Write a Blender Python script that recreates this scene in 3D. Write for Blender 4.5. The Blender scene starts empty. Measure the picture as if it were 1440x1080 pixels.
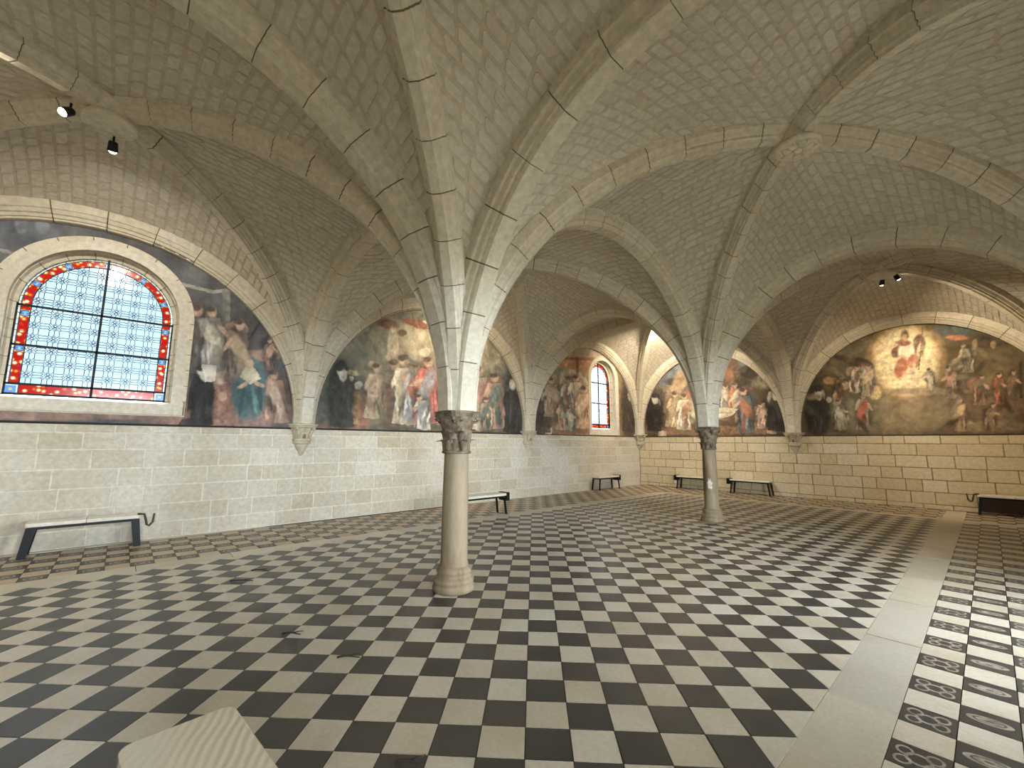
import bpy, math, random
import numpy as np
from mathutils import Vector, Matrix

random.seed(7)
rng = np.random.default_rng(7)
sc = bpy.context.scene
COL = sc.collection
PI = math.pi

# ------------------------------------------------------------------ camera
CAM = np.array((9.383, -15.335, 1.6))
C_R = np.array((0.67105919, 0.74138271, 0.00558829))
C_U = np.array((0.0969167, -0.0951915, 0.9907299))
C_F = np.array((-0.73504198, 0.66429681, 0.13573149))
FPX = 601.73
cam_data = bpy.data.cameras.new('camera')
cam_data.sensor_width = 36.0
cam_data.lens = 36.0 * FPX / 1440.0
cam_data.clip_start = 0.05
cam = bpy.data.objects.new('camera', cam_data)
COL.objects.link(cam)
M = Matrix.Identity(4)
for k in range(3):
    M[k][0] = C_R[k]; M[k][1] = C_U[k]; M[k][2] = -C_F[k]; M[k][3] = CAM[k]
cam.matrix_world = M
sc.camera = cam

# ------------------------------------------------------------------ world, daylight, exposure
world = bpy.data.worlds.new('sky'); sc.world = world
world.use_nodes = True
bg = world.node_tree.nodes['Background']
bg.inputs['Color'].default_value = (0.79, 0.895, 1.0, 1)
bg.inputs['Strength'].default_value = 62.0
sc.view_settings.view_transform = 'Standard'
sc.view_settings.look = 'None'
sc.view_settings.gamma = 1.0
sc.view_settings.use_curve_mapping = False
sc.view_settings.exposure = -0.08
sc.cycles.use_denoising = True
sc.cycles.max_bounces = 10
sc.cycles.diffuse_bounces = 7
sc.cycles.glossy_bounces = 3
sc.cycles.transparent_max_bounces = 12
sc.cycles.sample_clamp_indirect = 6.0
sc.cycles.caustics_reflective = False
sc.cycles.caustics_refractive = False

def portal(name, loc, rot, sx, sy):
    l = bpy.data.lights.new(name, 'AREA')
    l.shape = 'RECTANGLE'; l.size = sx; l.size_y = sy
    l.cycles.is_portal = True
    o = bpy.data.objects.new(name, l); COL.objects.link(o)
    o.location = loc; o.rotation_euler = rot
    o['kind'] = 'helper'
    return o

OPEN = [(-11.2, -8.2, 0.0, 3.3), (-16.6, -14.6, 0.9, 3.2)]   # cloister doorway, then an unseen opening added to light the near bay (y0, y1, z0, z1)
for y0, y1, z0, z1 in OPEN:
    portal('daylight_portal', (11.5, (y0 + y1) / 2, (z0 + z1) / 2), (0, PI / 2, 0), z1 - z0, y1 - y0)
portal('daylight_portal', (-0.55, -15.77, 3.45), (0, -PI / 2, 0), 2.5, 2.0)
portal('daylight_portal', (-0.55, -2.28, 3.35), (0, -PI / 2, 0), 2.6, 1.5)

# ------------------------------------------------------------------ helpers
def srgb(r, g, b):
    f = lambda c: (c / 12.92 if c <= 0.04045 else ((c + 0.055) / 1.055) ** 2.4)
    return tuple(f(v / 255.0) for v in (r, g, b)) + (1.0,)

def project(P):
    P = np.atleast_2d(np.asarray(P, float)) - CAM
    a, b, c = P @ C_R, P @ C_U, P @ C_F
    c = np.where(c < 0.05, 0.05, c)
    return np.stack([720 + FPX * a / c, 540 - FPX * b / c], -1), P @ C_F

def seen_size(P, area):
    """rough size in the picture of a piece with centre P and the given area; 0 when outside the frame"""
    uv, c = project(P)
    ok = (c > 0.3) & (uv[:, 0] > -30) & (uv[:, 0] < 1470) & (uv[:, 1] > -30) & (uv[:, 1] < 1110)
    return np.where(ok, area / np.maximum(c, 0.3) ** 2, 0.0)

def mesh_data(name, verts, faces, mat=None, smooth=False):
    me = bpy.data.meshes.new(name)
    me.from_pydata([tuple(map(float, v)) for v in verts], [], faces)
    if mat is not None:
        for m in (mat if isinstance(mat, (list, tuple)) else [mat]):
            me.materials.append(m)
    if smooth:
        me.polygons.foreach_set('use_smooth', [True] * len(me.polygons))
    me.update()
    return me

def link(name, me, parent=None, kind=None, label=None, cat=None, group=None):
    o = bpy.data.objects.new(name, me)
    COL.objects.link(o)
    if parent is not None:
        o.parent = parent
    if kind: o['kind'] = kind
    if label: o['label'] = label
    if cat: o['category'] = cat
    if group: o['group'] = group
    return o

def obj(name, verts, faces, mat, parent=None, smooth=False, **kw):
    return link(name, mesh_data(name, verts, faces, mat, smooth), parent, **kw)

def thing(name, loc=(0, 0, 0), rotz=0.0, **kw):
    o = link(name, None, None, **kw)
    o.location = loc; o.rotation_euler = (0, 0, rotz)
    o.empty_display_size = 0.1
    return o

class MB:
    """collects simple shapes into one mesh"""
    def __init__(s): s.v = []; s.f = []; s.m = []
    def add(s, v, f, m=0):
        b = len(s.v); s.v += [tuple(p) for p in v]
        s.f += [tuple(i + b for i in q) for q in f]; s.m += [m] * len(f)
    def box(s, x0, x1, y0, y1, z0, z1, m=0):
        v = [(x0, y0, z0), (x1, y0, z0), (x1, y1, z0), (x0, y1, z0), (x0, y0, z1), (x1, y0, z1), (x1, y1, z1), (x0, y1, z1)]
        s.add(v, [(0, 3, 2, 1), (4, 5, 6, 7), (0, 1, 5, 4), (1, 2, 6, 5), (2, 3, 7, 6), (3, 0, 4, 7)], m)
    def bar(s, a, b, w, h=None, up=(0, 0, 1), m=0):
        h = h or w
        a = Vector(a); b = Vector(b); d = (b - a)
        if d.length < 1e-6: return
        d.normalize(); up = Vector(up)
        l = d.cross(up)
        if l.length < 1e-3: l = d.cross(Vector((1, 0, 0)))
        l.normalize(); n = l.cross(d)
        v = []
        for p in (a, b):
            for sx, sy in ((-1, -1), (1, -1), (1, 1), (-1, 1)):
                v.append(p + l * sx * w / 2 + n * sy * h / 2)
        s.add(v, [(0, 1, 2, 3), (7, 6, 5, 4), (0, 4, 5, 1), (1, 5, 6, 2), (2, 6, 7, 3), (3, 7, 4, 0)], m)
    def tube(s, pts, rad, n=8, m=0):
        pts = [Vector(p) for p in pts]
        if not isinstance(rad, (list, tuple)): rad = [rad] * len(pts)
        v = []; f = []
        for i, p in enumerate(pts):
            d = (pts[min(i + 1, len(pts) - 1)] - pts[max(i - 1, 0)]).normalized()
            a = d.cross(Vector((0, 0, 1)))
            if a.length < 1e-2: a = d.cross(Vector((1, 0, 0)))
            a.normalize(); b = a.cross(d)
            for k in range(n):
                t = 2 * PI * k / n
                v.append(p + (a * math.cos(t) + b * math.sin(t)) * rad[i])
        for i in range(len(pts) - 1):
            for k in range(n):
                f.append((i * n + k, i * n + (k + 1) % n, (i + 1) * n + (k + 1) % n, (i + 1) * n + k))
        f.append(tuple(range(n - 1, -1, -1))); f.append(tuple((len(pts) - 1) * n + k for k in range(n)))
        s.add(v, f, m)
    def lathe(s, prof, n=32, c=(0, 0), a0=0.0, a1=2 * PI, m=0):
        full = abs(a1 - a0 - 2 * PI) < 1e-6
        cols = n if full else n + 1
        v = []; f = []
        for r, z in prof:
            for k in range(cols):
                t = a0 + (a1 - a0) * k / n
                v.append((c[0] + r * math.cos(t), c[1] + r * math.sin(t), z))
        for i in range(len(prof) - 1):
            for k in range(n):
                k2 = (k + 1) % cols if full else k + 1
                f.append((i * cols + k, i * cols + k2, (i + 1) * cols + k2, (i + 1) * cols + k))
        s.add(v, f, m)
    def prism(s, poly, z0, z1, m=0):
        n = len(poly)
        v = [(x, y, z0) for x, y in poly] + [(x, y, z1) for x, y in poly]
        f = [tuple(range(n - 1, -1, -1)), tuple(range(n, 2 * n))] + [(k, (k + 1) % n, (k + 1) % n + n, k + n) for k in range(n)]
        s.add(v, f, m)
    def build(s, name, mat, parent=None, smooth=False, **kw):
        me = mesh_data(name, s.v, s.f, mat, smooth)
        if any(s.m): me.polygons.foreach_set('material_index', s.m)
        return link(name, me, parent, **kw)

def soften(o, w, seg=2):
    b = o.modifiers.new('bevel', 'BEVEL'); b.width = w; b.segments = seg; b.limit_method = 'ANGLE'
    return o

def clip_poly(poly, planes):
    """2-D convex clip; planes = (a, b, c) keep a*x + b*y <= c"""
    for a, b, c in planes:
        out = []
        n = len(poly)
        for i in range(n):
            p, q = poly[i], poly[(i + 1) % n]
            dp, dq = a * p[0] + b * p[1] - c, a * q[0] + b * q[1] - c
            if dp <= 1e-9: out.append(p)
            if (dp < -1e-9 and dq > 1e-9) or (dp > 1e-9 and dq < -1e-9):
                t = dp / (dp - dq)
                out.append((p[0] + t * (q[0] - p[0]), p[1] + t * (q[1] - p[1])))
        poly = out
        if len(poly) < 3: return []
    return poly

def poly_area(p):
    return 0.5 * abs(sum(p[i][0] * p[(i + 1) % len(p)][1] - p[(i + 1) % len(p)][0] * p[i][1] for i in range(len(p))))

def inset(poly, d):
    """pull each corner of a convex polygon towards its centre by about d"""
    cx = sum(p[0] for p in poly) / len(poly); cy = sum(p[1] for p in poly) / len(poly)
    out = []
    for x, y in poly:
        l = math.hypot(x - cx, y - cy) or 1
        k = max(0.0, 1 - d * 1.41 / l)
        out.append((cx + (x - cx) * k, cy + (y - cy) * k))
    return out

# ------------------------------------------------------------------ materials
def nodes_of(name):
    m = bpy.data.materials.new(name); m.use_nodes = True
    nt = m.node_tree; b = nt.nodes['Principled BSDF']
    return m, nt, b

def N(nt, t, **kw):
    n = nt.nodes.new(t)
    for k, v in kw.items(): setattr(n, k, v)
    return n

def mixc(nt, fac, a, b, mode='MIX'):
    n = N(nt, 'ShaderNodeMix', data_type='RGBA', blend_type=mode)
    for sock, v in ((n.inputs[0], fac), (n.inputs[6], a), (n.inputs[7], b)):
        if hasattr(v, 'is_linked') or isinstance(v, bpy.types.NodeSocket): nt.links.new(v, sock)
        else: sock.default_value = v
    return n.outputs[2]

def mth(nt, op, a, b=0.0, c=0.0):
    n = N(nt, 'ShaderNodeMath', operation=op)
    for sock, v in zip(n.inputs, (a, b, c)):
        if isinstance(v, bpy.types.NodeSocket): nt.links.new(v, sock)
        else: sock.default_value = v
    return n.outputs[0]

def noise(nt, scale, detail=4, coord=None, rough=0.55):
    n = N(nt, 'ShaderNodeTexNoise'); n.inputs['Scale'].default_value = scale
    n.inputs['Detail'].default_value = detail; n.inputs['Roughness'].default_value = rough
    if coord is not None: nt.links.new(coord, n.inputs['Vector'])
    return n.outputs['Fac']

def ramp(nt, fac, stops):
    r = N(nt, 'ShaderNodeValToRGB')
    el = r.color_ramp.elements
    while len(el) < len(stops): el.new(0.5)
    for e, (p, c) in zip(el, stops):
        e.position = p; e.color = c
    nt.links.new(fac, r.inputs[0])
    return r.outputs[0]

def world_pos(nt):
    return N(nt, 'ShaderNodeNewGeometry').outputs['Position']

def piece_random(nt):
    a = N(nt, 'ShaderNodeObjectInfo').outputs['Random']
    b = N(nt, 'ShaderNodeNewGeometry').outputs['Random Per Island']
    return mth(nt, 'FRACT', mth(nt, 'ADD', a, mth(nt, 'MULTIPLY', b, 7.31)))

def stone_mat(name, tones, dirt, dirt_amt=0.5, rough=0.85, bump=0.25, zs=1.0, patch=0.55, pscale=0.7, fine=14):
    m, nt, b = nodes_of(name)
    pos = world_pos(nt)
    if zs != 1.0:
        mp = N(nt, 'ShaderNodeMapping'); mp.inputs['Scale'].default_value = (1, 1, zs); nt.links.new(pos, mp.inputs[0]); pos = mp.outputs[0]
    rnd = piece_random(nt)
    col = ramp(nt, rnd, [(i / max(1, len(tones) - 1), srgb(*t)) for i, t in enumerate(tones)])
    big = noise(nt, pscale, 5, pos)
    fac = N(nt, 'ShaderNodeMapRange'); fac.inputs[1].default_value = patch; fac.inputs[2].default_value = patch + 0.22
    fac.inputs[3].default_value = 0; fac.inputs[4].default_value = dirt_amt
    nt.links.new(big, fac.inputs[0])
    col = mixc(nt, fac.outputs[0], col, srgb(*dirt))
    fn = noise(nt, fine, 6, pos, 0.65)
    col = mixc(nt, 1.0, col, ramp(nt, fn, [(0.25, (0.72, 0.72, 0.72, 1)), (0.7, (1.06, 1.06, 1.06, 1))]), 'MULTIPLY')
    nt.links.new(col, b.inputs['Base Color'])
    b.inputs['Roughness'].default_value = rough
    b.inputs['Specular IOR Level'].default_value = 0.25
    bp = N(nt, 'ShaderNodeBump'); bp.inputs['Strength'].default_value = bump; bp.inputs['Distance'].default_value = 0.01
    nt.links.new(noise(nt, 40, 6, pos, 0.7), bp.inputs['Height'])
    nt.links.new(bp.outputs[0], b.inputs['Normal'])
    return m

def plain_mat(name, c, rough=0.5, metal=0.0, spec=0.5, emit=None, estr=0.0):
    m, nt, b = nodes_of(name)
    pos = world_pos(nt)
    f = noise(nt, 22, 4, pos)
    col = mixc(nt, 1.0, srgb(*c), ramp(nt, f, [(0.3, (0.85, 0.85, 0.85, 1)), (0.7, (1.05, 1.05, 1.05, 1))]), 'MULTIPLY')
    nt.links.new(col, b.inputs['Base Color'])
    b.inputs['Roughness'].default_value = rough; b.inputs['Metallic'].default_value = metal
    b.inputs['Specular IOR Level'].default_value = spec
    if emit:
        b.inputs['Emission Color'].default_value = emit; b.inputs['Emission Strength'].default_value = estr
    return m

MAT = {}
MAT['web'] = stone_mat('vault_stone', [(207, 200, 185), (212, 206, 192), (202, 194, 178), (215, 210, 197)], (188, 174, 150), 0.35, bump=0.3)
MAT['web_mortar'] = stone_mat('vault_mortar', [(196, 186, 167), (196, 186, 167)], (170, 154, 129), 0.7)
MAT['rib'] = stone_mat('rib_stone', [(212, 204, 184), (219, 212, 194), (206, 197, 174), (216, 209, 190)], (184, 166, 134), 0.4, pscale=1.1)
MAT['rib_mortar'] = stone_mat('rib_mortar', [(112, 96, 76), (112, 96, 76)], (90, 76, 60), 0.5)
MAT['ashlar_white'] = stone_mat('whitewashed_ashlar', [(206, 199, 178), (196, 187, 163), (214, 208, 190), (188, 176, 150), (210, 204, 186)], (218, 214, 200), 0.92, patch=0.46, pscale=0.7)
MAT['joint_white'] = stone_mat('lime_joint', [(222, 216, 200), (222, 216, 200)], (206, 198, 178), 0.5)
MAT['ashlar_warm'] = stone_mat('warm_ashlar', [(214, 202, 172), (208, 195, 163), (220, 209, 182), (203, 188, 154), (217, 206, 177)], (196, 178, 142), 0.5, patch=0.52)
MAT['joint_dark'] = stone_mat('grey_joint', [(140, 124, 98), (140, 124, 98)], (176, 160, 128), 0.8, patch=0.45)
MAT['column'] = stone_mat('column_stone', [(150, 134, 110), (150, 134, 110)], (98, 76, 54), 0.85, patch=0.46, pscale=5.0, rough=0.6, zs=0.22)
MAT['capital'] = stone_mat('capital_stone', [(142, 128, 107), (124, 110, 91), (150, 136, 115)], (78, 66, 52), 0.85, patch=0.40, pscale=11.0, bump=0.8)
MAT['corbel'] = stone_mat('corbel_stone', [(206, 196, 172), (196, 186, 160)], (156, 140, 112), 0.6, patch=0.5, pscale=6.0)
MAT['frame'] = stone_mat('window_frame_stone', [(226, 219, 200), (218, 210, 188), (230, 224, 208)], (200, 188, 160), 0.4, pscale=1.2)
MAT['wall_plain'] = stone_mat('plain_plaster', [(200, 190, 168), (200, 190, 168)], (180, 168, 142), 0.5)
MAT['ground'] = stone_mat('gravel', [(180, 172, 158), (180, 172, 158)], (150, 142, 126), 0.5)
MAT['black'] = plain_mat('black_metal', (24, 23, 23), 0.45, 0.6)
MAT['iron'] = plain_mat('rusty_iron', (84, 68, 56), 0.6, 0.7)
MAT['lead'] = plain_mat('lead_came', (84, 92, 102), 0.6, 0.3)
MAT['bar'] = plain_mat('glazing_bar', (16, 18, 24), 0.6, 0.3)
MAT['seat'] = plain_mat('bench_seat', (226, 220, 206), 0.22, 0.0, 0.6)
MAT['twig'] = plain_mat('twig_bark', (48, 36, 28), 0.8)
MAT['lens'] = plain_mat('lamp_lens', (255, 240, 220), 0.3, emit=(1.0, 0.86, 0.66, 1), estr=30.0)
MAT['dark_line'] = plain_mat('dark_line', (40, 36, 34), 0.8)

def tile_mat(name, tones, dirt, rough, motif=None, spread=0.1):
    m, nt, b = nodes_of(name)
    pos = world_pos(nt)
    col = ramp(nt, piece_random(nt), [(i / max(1, len(tones) - 1), srgb(*t)) for i, t in enumerate(tones)])
    big = noise(nt, 1.3, 6, pos, 0.6)
    fac = ramp(nt, big, [(0.45, (0, 0, 0, 1)), (0.72, (1, 1, 1, 1))])
    col = mixc(nt, mth(nt, 'MULTIPLY', N(nt, 'ShaderNodeRGBToBW').outputs[0], 0) if False else fac, col, mixc(nt, 0.5, col, srgb(*dirt)))
    fn = noise(nt, 30, 5, pos, 0.7)
    col = mixc(nt, 1.0, col, ramp(nt, fn, [(0.25, (0.82, 0.82, 0.82, 1)), (0.7, (1.05, 1.05, 1.05, 1))]), 'MULTIPLY')
    if motif:
        uv = N(nt, 'ShaderNodeUVMap').outputs[0]
        sep = N(nt, 'ShaderNodeSeparateXYZ'); nt.links.new(uv, sep.inputs[0])
        u, v = sep.outputs[0], sep.outputs[1]
        def ring(cx, cy, rx, ry, w):
            dx = mth(nt, 'DIVIDE', mth(nt, 'SUBTRACT', u, cx), rx); dy = mth(nt, 'DIVIDE', mth(nt, 'SUBTRACT', v, cy), ry)
            q = mth(nt, 'SQRT', mth(nt, 'ADD', mth(nt, 'MULTIPLY', dx, dx), mth(nt, 'MULTIPLY', dy, dy)))
            return mth(nt, 'LESS_THAN', mth(nt, 'ABSOLUTE', mth(nt, 'SUBTRACT', q, 1.0)), w)
        acc = None
        for r in motif:
            q = ring(*r); acc = q if acc is None else mth(nt, 'MAXIMUM', acc, q)
        wear = ramp(nt, noise(nt, 18, 4, pos), [(0.35, (0.25, 0.25, 0.25, 1)), (0.6, (0.75, 0.75, 0.75, 1))])
        col = mixc(nt, mth(nt, 'MULTIPLY', acc, wear), col, srgb(186, 180, 164))
    nt.links.new(col, b.inputs['Base Color'])
    rr = ramp(nt, noise(nt, 3.0, 5, pos, 0.65), [(0.3, (rough - 0.02,) * 3 + (1,)), (0.75, (rough + spread,) * 3 + (1,))])
    nt.links.new(rr, b.inputs['Roughness'])
    b.inputs['Specular IOR Level'].default_value = 0.75
    bp = N(nt, 'ShaderNodeBump'); bp.inputs['Strength'].default_value = 0.12; bp.inputs['Distance'].default_value = 0.004
    nt.links.new(noise(nt, 9, 4, pos), bp.inputs['Height']); nt.links.new(bp.outputs[0], b.inputs['Normal'])
    return m

MAT['t_cream'] = tile_mat('cream_tile', [(200, 192, 175), (206, 199, 183), (194, 185, 166), (203, 194, 176)], (160, 145, 118), 0.33, spread=0.08)
MAT['t_dark'] = tile_mat('dark_tile', [(52, 52, 52), (58, 58, 57), (48, 48, 47), (55, 54, 53)], (80, 76, 70), 0.35)
quad = [(0.5, 0.5, 0.2, 0.2, 0.16)] + [(0.5 + sx * 0.24, 0.5 + sy * 0.2, 0.13, 0.15, 0.2) for sx in (-1, 1) for sy in (-1, 1)]
MAT['t_chain'] = tile_mat('dark_tile_chain', [(56, 55, 54), (64, 62, 60)], (80, 76, 70), 0.36, quad)
MAT['t_oval'] = tile_mat('dark_tile_oval', [(56, 55, 54), (64, 62, 60)], (80, 76, 70), 0.36, [(0.5, 0.5, 0.34, 0.17, 0.16), (0.5, 0.5, 0.16, 0.08, 0.5)])
MAT['t_square'] = tile_mat('dark_tile_rosette', [(56, 50, 46), (66, 58, 52), (50, 45, 42)], (82, 72, 62), 0.42, [(0.5, 0.5, 0.3, 0.3, 0.12), (0.5, 0.5, 0.1, 0.1, 0.5)])
MAT['t_tan'] = tile_mat('tan_tile', [(192, 172, 144), (184, 164, 136), (200, 184, 158)], (156, 130, 102), 0.42)
MAT['t_slab'] = tile_mat('stone_slab', [(200, 191, 172), (182, 176, 163), (206, 198, 180), (190, 182, 163)], (160, 144, 116), 0.33)
MAT['t_grout'] = stone_mat('grout', [(74, 64, 54), (74, 64, 54)], (60, 52, 44), 0.5)

def glass_mat(name, tint, vari=0.1, art=None, k=1.0):
    m = bpy.data.materials.new(name); m.use_nodes = True
    nt = m.node_tree; nt.nodes.clear()
    out = N(nt, 'ShaderNodeOutputMaterial')
    tr = N(nt, 'ShaderNodeBsdfTransparent'); gl = N(nt, 'ShaderNodeBsdfGlossy'); gl.inputs['Roughness'].default_value = 0.15
    pos = world_pos(nt)
    if art is None:
        col = mixc(nt, 1.0, srgb(*tint), ramp(nt, mth(nt, 'ADD', mth(nt, 'MULTIPLY', noise(nt, 2.5, 3, pos), 0.6), mth(nt, 'MULTIPLY', piece_random(nt), 0.4)), [(0.25, (1 - vari, 1 - vari * 0.5, 1 - vari * 0.2, 1)), (0.7, (1, 1, 1, 1))]), 'MULTIPLY')
    else:
        col = art(nt, pos)
    col = mixc(nt, 1.0, col, (K * k, K * k, K * k, 1), 'MULTIPLY')
    nt.links.new(col, tr.inputs[0])
    mx = N(nt, 'ShaderNodeMixShader'); mx.inputs[0].default_value = 0.04
    nt.links.new(tr.outputs[0], mx.inputs[1]); nt.links.new(gl.outputs[0], mx.inputs[2])
    nt.links.new(mx.outputs[0], out.inputs[0])
    return m

K = 0.027   # how much of the bright sky stained glass lets through
def red_art(nt, pos):
    v = N(nt, 'ShaderNodeTexVoronoi'); v.inputs['Scale'].default_value = 13.0; nt.links.new(pos, v.inputs['Vector'])
    a = ramp(nt, v.outputs['Distance'], [(0.2, srgb(255, 250, 235)), (0.27, srgb(250, 170, 40)), (0.4, srgb(206, 66, 26)), (0.5, srgb(186, 24, 22))])
    return a
MAT['g_clear'] = glass_mat('clear_glass', (214, 238, 250))
MAT['g_clear_far'] = glass_mat('pale_clear_glass', (244, 246, 240), k=1.7)
MAT['g_red'] = glass_mat('red_gold_glass', (200, 30, 30), art=red_art)
MAT['g_amber'] = glass_mat('amber_red_glass', (200, 30, 30), art=red_art, k=1.9)
MAT['g_blue'] = glass_mat('blue_glass', (110, 160, 224), 0.3)
MAT['g_gold'] = glass_mat('gold_glass', (250, 196, 80), 0.2)
MAT['g_cream'] = glass_mat('cream_glass', (250, 244, 224), 0.15)

# ------------------------------------------------------------------ room plan (metres): x across from the window wall, y along it
Z0 = 1.95
PT = {(0, 0): (0.05, -0.05), (1, 0): (5.38, -0.05), (2, 0): (10.9, -0.05),
      (0, 1): (0.05, -6.23), (1, 1): (5.35, -6.02), (2, 1): (10.9, -6.15),
      (0, 2): (0.05, -12.62), (1, 2): (5.27, -12.47), (2, 2): (10.9, -12.45),
      (0, 3): (0.05, -19.05), (1, 3): (5.3, -19.05), (2, 3): (10.9, -19.05)}
XW, YS, ZT = 10.95, -19.1, 6.4
MURAL_Z = 1.84

# ------------------------------------------------------------------ outer ground, roof and plain walls
g = MB(); g.box(-40, 50, -60, 40, -0.3, -0.12); g.build('ground', MAT['ground'], kind='structure', label='pale gravel ground outside the hall', cat='ground')
g = MB(); g.box(-0.5, XW + 0.5, YS - 0.5, 0.5, ZT, ZT + 0.2); g.build('sky_blocker', MAT['wall_plain'], kind='structure', label='unseen flat slab above the vaults, added to keep sky light out', cat='sky_blocker')  # unseen slab added to stop sky light leaking through the vaults
g = MB(); g.box(XW + 0.5, 15.6, YS - 3, 3, 3.7, 3.9)
for k in range(10): g.box(15.2, 15.6, -21.4 + 2.7 * k, -21.0 + 2.7 * k, 0.8, 3.7)
g.box(15.2, 15.6, YS - 3, 3, -0.12, 0.8)
g.build('cloister_gallery', MAT['wall_plain'], kind='structure', label='covered stone cloister gallery outside the hall', cat='gallery')
g = MB()
ys = [YS - 0.5]
for y0, y1, z0, z1 in sorted(OPEN):
    g.box(XW, XW + 0.5, ys[-1], y0, -0.1, ZT); ys.append(y1)
    g.box(XW, XW + 0.5, y0, y1, z1, ZT)
    if z0 > 0: g.box(XW, XW + 0.5, y0, y1, -0.1, z0)
g.box(XW, XW + 0.5, ys[-1], 0.5, -0.1, ZT)
g.build('wall_right', MAT['wall_plain'], kind='structure', label='plain cloister wall with a wide doorway and an added unseen light opening', cat='wall')
g = MB(); g.box(0, XW, YS - 0.5, YS, -0.1, ZT); g.build('wall_near', MAT['wall_plain'], kind='structure', label='plain end wall behind the viewer', cat='wall')

# ------------------------------------------------------------------ window wall with two arched openings, ashlar below the murals
WINS = [dict(c=-15.77, half=0.935, z0=2.27, zs=3.66, fo=0.27), dict(c=-2.28, half=0.675, z0=2.15, zs=3.92, fo=0.24)]

def arch_outline(c, half, z0, zs, n=24):
    p = [(c - half, z0), (c + half, z0)]
    p += [(c + half * math.cos(PI * k / n), zs + half * math.sin(PI * k / n)) for k in range(n + 1)]
    return p

def wall_with_holes(xf, xb, ya, yb, za, zb, holes, name, mat, parent=None, **kw):
    """upright wall in the y-z plane between faces xf and xb, pierced by arched holes (built as vertical strips)"""
    mb = MB()
    cuts = sorted({ya, yb} | {round(h['c'] - h['half'], 4) for h in holes} | {round(h['c'] + h['half'], 4) for h in holes})
    for a, b in zip(cuts[:-1], cuts[1:]):
        mid = (a + b) / 2
        h = next((h for h in holes if abs(mid - h['c']) < h['half']), None)
        if h is None:
            mb.box(min(xf, xb), max(xf, xb), a, b, za, zb); continue
        mb.box(min(xf, xb), max(xf, xb), a, b, za, h['z0'])
        n = 24
        ang = [PI - PI * k / n for k in range(n + 1)]
        for k in range(n):
            p = (h['c'] + h['half'] * math.cos(ang[k]), h['zs'] + h['half'] * math.sin(ang[k]))
            q = (h['c'] + h['half'] * math.cos(ang[k + 1]), h['zs'] + h['half'] * math.sin(ang[k + 1]))
            v = []
            for x in (xf, xb):
                v += [(x, p[0], p[1]), (x, q[0], q[1]), (x, q[0], zb), (x, p[0], zb)]
            mb.add(v, [(0, 1, 2, 3), (7, 6, 5, 4), (0, 4, 5, 1)])
    return mb.build(name, mat, parent, **kw)

wl = wall_with_holes(0.0, -0.3, YS - 0.5, 0.5, -0.1, ZT, [dict(c=w['c'], half=w['half'] + 0.06, z0=w['z0'] - 0.05, zs=w['zs']) for w in WINS],
                     'wall_left', MAT['joint_white'], kind='structure', label='whitewashed ashlar wall pierced by two stained glass windows', cat='wall')
g = MB(); g.box(0, XW, 0, 0.5, -0.1, ZT)
wb = g.build('wall_back', MAT['joint_dark'], kind='structure', label='warm limestone ashlar wall with two murals', cat='wall')

def block_mesh(name, a, b, z0, z1, face, mat, proud=0.006, ch=0.006):
    """one ashlar block on a wall: face(u, z, d) gives the point d in front of the wall"""
    j = lambda: random.uniform(-0.004, 0.004)
    c = [(a + j(), z0 + j()), (b + j(), z0 + j()), (b + j(), z1 + j()), (a + j(), z1 + j())]
    p = proud + random.uniform(-0.003, 0.004)
    v = [face(u, z, -0.01) for u, z in c] + [face(u + ch * (1 if u == min(c[0][0], c[3][0]) or k in (0, 3) else -1), z + ch * (1 if k < 2 else -1), p) for k, (u, z) in enumerate(c)]
    f = [(4, 5, 6, 7), (0, 1, 5, 4), (1, 2, 6, 5), (2, 3, 7, 6), (3, 0, 4, 7)]
    return mesh_data(name, v, f, mat)

def ashlar(parent, face, u0, u1, zj, lo, hi, gap, mat):
    for k in range(len(zj) - 1):
        u = u0 - random.uniform(0, lo)
        while u < u1:
            l = random.uniform(lo, hi)
            if random.random() < 0.12: l *= 0.55
            a, b = max(u, u0), min(u + l, u1)
            if b - a > 0.06:
                me = block_mesh('block', a + gap / 2, b - gap / 2, zj[k] + gap / 2, zj[k + 1] - gap / 2, face, mat)
                link('block', me, parent)
            u += l
ashlar(wl, lambda u, z, d: (d, u, z), -18.0, -0.02, [0.0, 0.26, 0.56, 0.87, 1.16, 1.46, 1.72, 1.845], 0.38, 0.8, 0.016, MAT['ashlar_white'])
ashlar(wb, lambda u, z, d: (u, -d, z), 0.02, 10.9, [0.0, 0.12, 0.42, 0.72, 1.02, 1.33, 1.63, 1.845], 0.42, 0.8, 0.011, MAT['ashlar_warm'])

# ------------------------------------------------------------------ floor
S = 0.249289
HX = S / math.sqrt(2)
def lat(i, j): return (HX * (i + j) + 5.87294, HX * (i - j) - 11.89188)
X_STRIP0, X_STRIP1 = lat(0, 15)[0], 8.862
X_MAIN = lat(0, -21)[0]
Y_MAIN = lat(0, -56)[1]
g = MB(); g.box(-0.5, XW + 0.5, YS - 0.5, 0.5, -0.12, -0.004)
floor = g.build('floor', MAT['t_grout'], kind='structure', label='black and cream chequered tile floor', cat='floor')

def tile_geo(poly, gap=0.0022, ch=0.0008, z=0.0):
    p = inset(poly, gap); q = inset(poly, gap + ch)
    n = len(p)
    dz = random.uniform(-0.0012, 0.0012); tx, ty = random.uniform(-0.004, 0.004), random.uniform(-0.004, 0.004)
    cx = sum(a[0] for a in p) / n; cy = sum(a[1] for a in p) / n
    v = [(x, y, -0.008) for x, y in p] + [(x, y, z + dz + tx * (x - cx) + ty * (y - cy)) for x, y in q]
    f = [tuple(n + k for k in range(n))] + [(k, (k + 1) % n, n + (k + 1) % n, n + k) for k in range(n)]
    return v, f

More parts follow.
